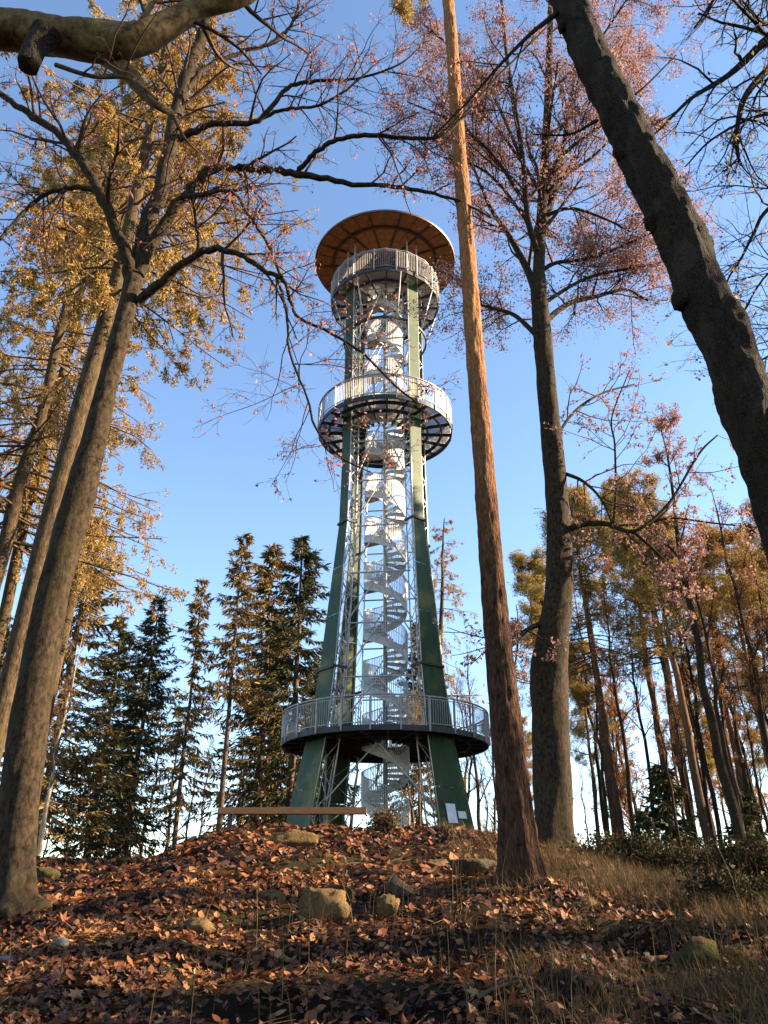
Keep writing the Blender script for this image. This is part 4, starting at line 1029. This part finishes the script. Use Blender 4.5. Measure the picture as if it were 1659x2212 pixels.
# unseen trees of the wood, added right of the picture to shade slope and tower
rg = random.Random(11)
BKT, PKT = BK['tallbare'], PK[1]
spots = [(14, 7.0, BKT), (26, 8, BK['bare1']), (29, 12.5, BK['bare1']), (33, 6, BK['rust']), (32, 9.5, BKT), (20, 11.8, BK['bare2']), (23, 21, SPR['slim']), (34, 24, PK[3]),
         (17, 4.6, BK['bare2']), (24, 6.0, BK['rust'], 16), (23.5, 32.6, SPR['gold'], 27), (27, 33.4, SPR['full'], 28), (32, 33.2, SPR['gold'], 30), (25, 35.0, SPR['full'], 26), (30, 28, BKT)]
for q, (x, y, kind, *hh) in enumerate(spots):
    g0 = float(gz(x, y)); H = hh[0] if hh else rg.uniform(15, 20); k = H / kind[0]
    r = thing('shade_tree', 'unseen tree of the wood added on the right, outside the picture, for its shade', 'tree', (x, y, g0), 'trees outside the picture on the right')
    r.scale = (k, k, k); r.rotation_euler = (0, 0, rg.uniform(0, 6.28))
    link('trunk', kind[1], r); link('crown', kind[2], r)
    if kind[3]: tag(link('foliage', kind[3], r), kind='stuff')

# ------------------------------------------------------------------ shrubs
def shrub(px, py, Y, w, h, label, seed, n=2600, mat='shrub', ls=.07):
    rg = np.random.default_rng(seed); c = at(px, py, Y); g0 = float(gz(c[0], Y))
    r = thing('shrub', label, 'shrub', (c[0], Y, g0))
    k = 26; a = rg.uniform(0, 6.283, k); sp = rg.uniform(.2, 1, k) * w / 2
    P0 = np.stack([np.stack([sp * s * np.cos(a), sp * s * np.sin(a), h * (1 - (sp / w) ** 2) * s ** .8 * rg.uniform(.6, 1.1, k) - .05], -1) for s in np.linspace(0, 1, 5)], 1)
    R0 = np.full((k, 5), .007) * np.linspace(1, .4, 5)
    P1, R1 = grow(P0, R0, 6, .5, .9, .1, .25, rg, .2, 4, .6, .003)
    link('stems', MB().tubes(P0, R0, 4).tubes(P1, R1, 3).mesh('stems', M['twig']), r)
    sel = rg.integers(0, len(P1), n); C = P1[sel, rg.integers(0, 4, n)] + rg.normal(size=(n, 3)) * .06
    tag(link('foliage', MB().leaves(C, ls, rg, 2.2).mesh('foliage', M[mat]), r), kind='stuff')
shrub(828, 1805, 15.6, .7, .42, 'small olive shrub on the crest below the spiral stair', 91, 1500, 'grass', .06)
shrub(1345, 1880, 15, 1.8, .50, 'dark low shrub right of the copper-leaved tree foot', 92, 5200)
shrub(1450, 1890, 14.5, 2.0, .50, 'dark bramble mound below the rosy-crowned tree', 93, 5200)
shrub(1560, 1905, 14, 1.8, .50, 'dark bramble mound near the right edge of the bank', 94, 5200)
shrub(1640, 1960, 11.5, 1.6, .75, 'dark tangled shrub at the right edge of the slope', 95, 4600)
shrub(1590, 2000, 9.6, 1.1, .5, 'small dark shrub above the dark mossy stone', 96, 2600)

# ------------------------------------------------------------------ fallen leaves, grass, sticks
rg = np.random.default_rng(101)
def scatter(n, x0, x1, y0, y1, dens=None):
    x = rg.uniform(x0, x1, n); y = rg.uniform(y0, y1, n)
    vis = np.abs(x) < y * .62 + 1.2
    x, y = x[vis], y[vis]
    if dens is not None:
        k = rg.random(len(x)) < dens(x, y); x, y = x[k], y[k]
    return x, y
def litter(x, y, size, lobed):
    n = len(x); e = .03
    z = gz(x, y); nx_ = -(gz(x + e, y) - z) / e; ny_ = -(gz(x, y + e) - z) / e
    N = np.stack([nx_, ny_, np.ones(n)], -1) + rg.normal(size=(n, 3)) * np.array([.5, .5, .15]); N /= np.linalg.norm(N, axis=1, keepdims=True)
    A = np.cross(N, rg.normal(size=(n, 3))); A /= np.linalg.norm(A, axis=1, keepdims=True); B = np.cross(N, A)
    s = (size * rg.lognormal(0, .3, n))[:, None]
    C = np.stack([x, y, z + rg.uniform(.004, .05, n)], -1)
    if lobed:
        ang = np.array([-90, -62, -25, 0, 30, 60, 90, 120, 150, 180, 205, 242]) * math.pi / 180
        rad_ = np.array([.55, .35, .85, .48, 1.0, .52, 1.1, .52, 1.0, .48, .85, .35]) * .62
    else:
        ang = np.array([-90, -20, 40, 90, 140, 200]) * math.pi / 180; rad_ = np.array([.6, .38, .42, .7, .42, .38])
    cup = rg.normal(0, .32, n)[:, None] + .12; k = len(ang)
    ring_ = C[:, None] + (A[:, None] * (np.cos(ang) * rad_)[None, :, None] + B[:, None] * (np.sin(ang) * rad_)[None, :, None] + N[:, None] * (cup * (rad_ ** 2)[None] * (1 + .4 * np.cos(2 * ang))[None])[..., None]) * s[:, None]
    V = np.concatenate([C[:, None], ring_], 1)
    i = np.arange(k); T = np.stack([np.zeros(k, int), 1 + i, 1 + (i + 1) % k], -1)
    T = (T[None] + (np.arange(n) * (k + 1))[:, None, None]).reshape(-1, 3)
    col = np.clip(rg.normal(.47, .27, n) + .4 * vnoise(x * .7, y * .7), 0, 1)
    return V.reshape(-1, 3), T, np.repeat(col, k)
lm = MB()
patchy = lambda x, y: np.clip(.62 + 1.5 * vnoise(x * .9 + 31, y * .9) + .9 * vnoise(x * 2.7, y * 2.7 + 17), .12, 1)
grassy = lambda x, y: sm(x, .2, 3.0) * sm(y, 5, 5.6) * (1 - sm(y, 12.5, 14))
x, y = scatter(27000, -6.5, 7.5, 4.6, 11, lambda x, y: (1 - .62 * grassy(x, y)) * patchy(x, y)); V, T, c = litter(x, y, .068, True); lm.add(V, tris=T, rnd=c)
x, y = scatter(34000, -6.5, 7.5, 4.6, 11, lambda x, y: (1 - .4 * grassy(x, y)) * patchy(x, y) ** .5); V, T, c = litter(x, y, .052, False); lm.add(V, tris=T, rnd=c)
x, y = scatter(54000, -11, 10, 10.5, 20, lambda x, y: (1 - .5 * grassy(x, y)) * patchy(x, y) ** .6); V, T, c = litter(x, y, .082, False); lm.add(V, tris=T, rnd=c)
x, y = scatter(15000, -16, 12, 19, 30); V, T, c = litter(x, y, .17, False); lm.add(V, tris=T, rnd=c)
tag(link('fallen_leaves', lm.mesh('fallen_leaves', M['litter'])), 'carpet of copper-brown fallen leaves over the slope', 'leaves', kind='stuff')

def blades(x, y, h, w, lean):
    n = len(x); z = gz(x, y) - .02; a = rg.uniform(0, 6.283, n); d = np.stack([np.cos(a), np.sin(a), np.zeros(n)], -1); sd = np.stack([-np.sin(a), np.cos(a), np.zeros(n)], -1)
    H = h * rg.uniform(.45, 1.3, n); Ln = lean * rg.uniform(.1, 1.2, n) * H
    rows = []
    for t in (0, .4, .75, 1.0):
        c = np.stack([x, y, z], -1) + d * (Ln * t ** 2)[:, None]; c[:, 2] += H * (t - .25 * lean * t ** 2)
        ww = (w * (1 - t) ** .7 * rg.uniform(.7, 1.3, n))[:, None]
        rows += [c - sd * ww, c + sd * ww] if t < 1 else [c]
    V = np.stack(rows, 1); o = (np.arange(n) * 7)[:, None, None]
    Q = (np.array([[0, 1, 3, 2], [2, 3, 5, 4]])[None] + o).reshape(-1, 4); T = (np.array([[4, 5, 6]])[None] + o).reshape(-1, 3)
    col = np.clip(rg.normal(.5, .25, n), 0, 1)
    return V.reshape(-1, 3), Q, T, col
gm = MB()
def addg(x, y, h, w, lean):
    V, Q, T, c = blades(x, y, h, w, lean); gm.add(V, Q, rnd=np.repeat(c, 2)); gm.t.append(T + (gm.n - len(V))); gm.tr.append(c)
cl = lambda x, y: grassy(x, y) * np.clip(.42 + 2.0 * vnoise(x * 1.1, y * 1.1) + 1.6 * vnoise(x * 3.1, y * 3.1), 0, 1)
x, y = scatter(100000, -.5, 8, 4.8, 13.5, cl); addg(x, y, .27, .0026, .75)
x, y = scatter(9000, -6, 3, 5, 12, lambda x, y: .12 * np.clip(.3 + 2 * vnoise(x * 1.3 + 7, y * 1.3), 0, 1)); addg(x, y, .22, .0028, .8)
x, y = scatter(9000, 1.0, 6, 12.5, 17.5, lambda x, y: .5 + 0 * x); addg(x, y, .26, .004, .7)
x, y = scatter(1500, -14, 3, 17, 32, lambda x, y: .6 + 0 * x); addg(x, y, .2, .006, .6)
x, y = scatter(420, -1.5, 6, 5.2, 11, lambda x, y: .7 + 0 * x); addg(x, y, .75, .0030, .45)
x, y = scatter(60, -5, 1, 5.2, 10); addg(x, y, .6, .0028, .35)
tag(link('dry_grass', gm.mesh('dry_grass', M['grass'])), 'straw-coloured dry grass and stalks on the right of the slope', 'grass', kind='stuff')
for q, (px, py, Y, L, a, lab) in enumerate(((450, 2030, 8, .5, .3, 'pale dry stick lying in leaves below the tan pointed stone'), (1120, 1945, 9.7, 1.1, -.12, 'dark fallen branch at the foot of the tall pine'), (1090, 2190, 6.6, .45, .5, 'pale stick in the grass at the bottom edge'))):
    c = at(px, py, Y); t = np.linspace(-.5, .5, 7); xs = c[0] + t * L * math.cos(a); ys = Y + t * L * math.sin(a)
    zs = gz(xs, ys) + .05; P = np.stack([xs, ys, zs], -1); o = np.array([c[0], Y, float(gz(c[0], Y))])
    tag(link('stick', MB().tubes(P[None], np.linspace(.016, .008, 7)[None], 7, True, noise=.15, nscale=6).mesh('stick', M['dtwig' if q == 1 else 'ltwig'], True, off=o), loc=tuple(o)), lab, 'stick')

x, y = scatter(1500, -7, 8, 4.8, 16); a = rg.uniform(0, 6.283, len(x)); Lt = rg.lognormal(-1.7, .5, len(x)); t = np.linspace(-.5, .5, 5)[None]
xs = x[:, None] + t * (Lt * np.cos(a))[:, None] + rg.normal(size=(len(x), 5)) * .006; ys = y[:, None] + t * (Lt * np.sin(a))[:, None] + rg.normal(size=(len(x), 5)) * .006
P = np.stack([xs, ys, gz(xs, ys) + rg.uniform(.01, .05, len(x))[:, None] + t * rg.normal(0, .05, len(x))[:, None]], -1)
tag(link('fallen_twigs', MB().tubes(P, np.broadcast_to(rg.uniform(.0022, .006, len(x))[:, None], (len(x), 5)), 3).mesh('fallen_twigs', M['ltwig'], True)), 'thin broken twigs scattered through the fallen leaves', 'twigs', kind='stuff')
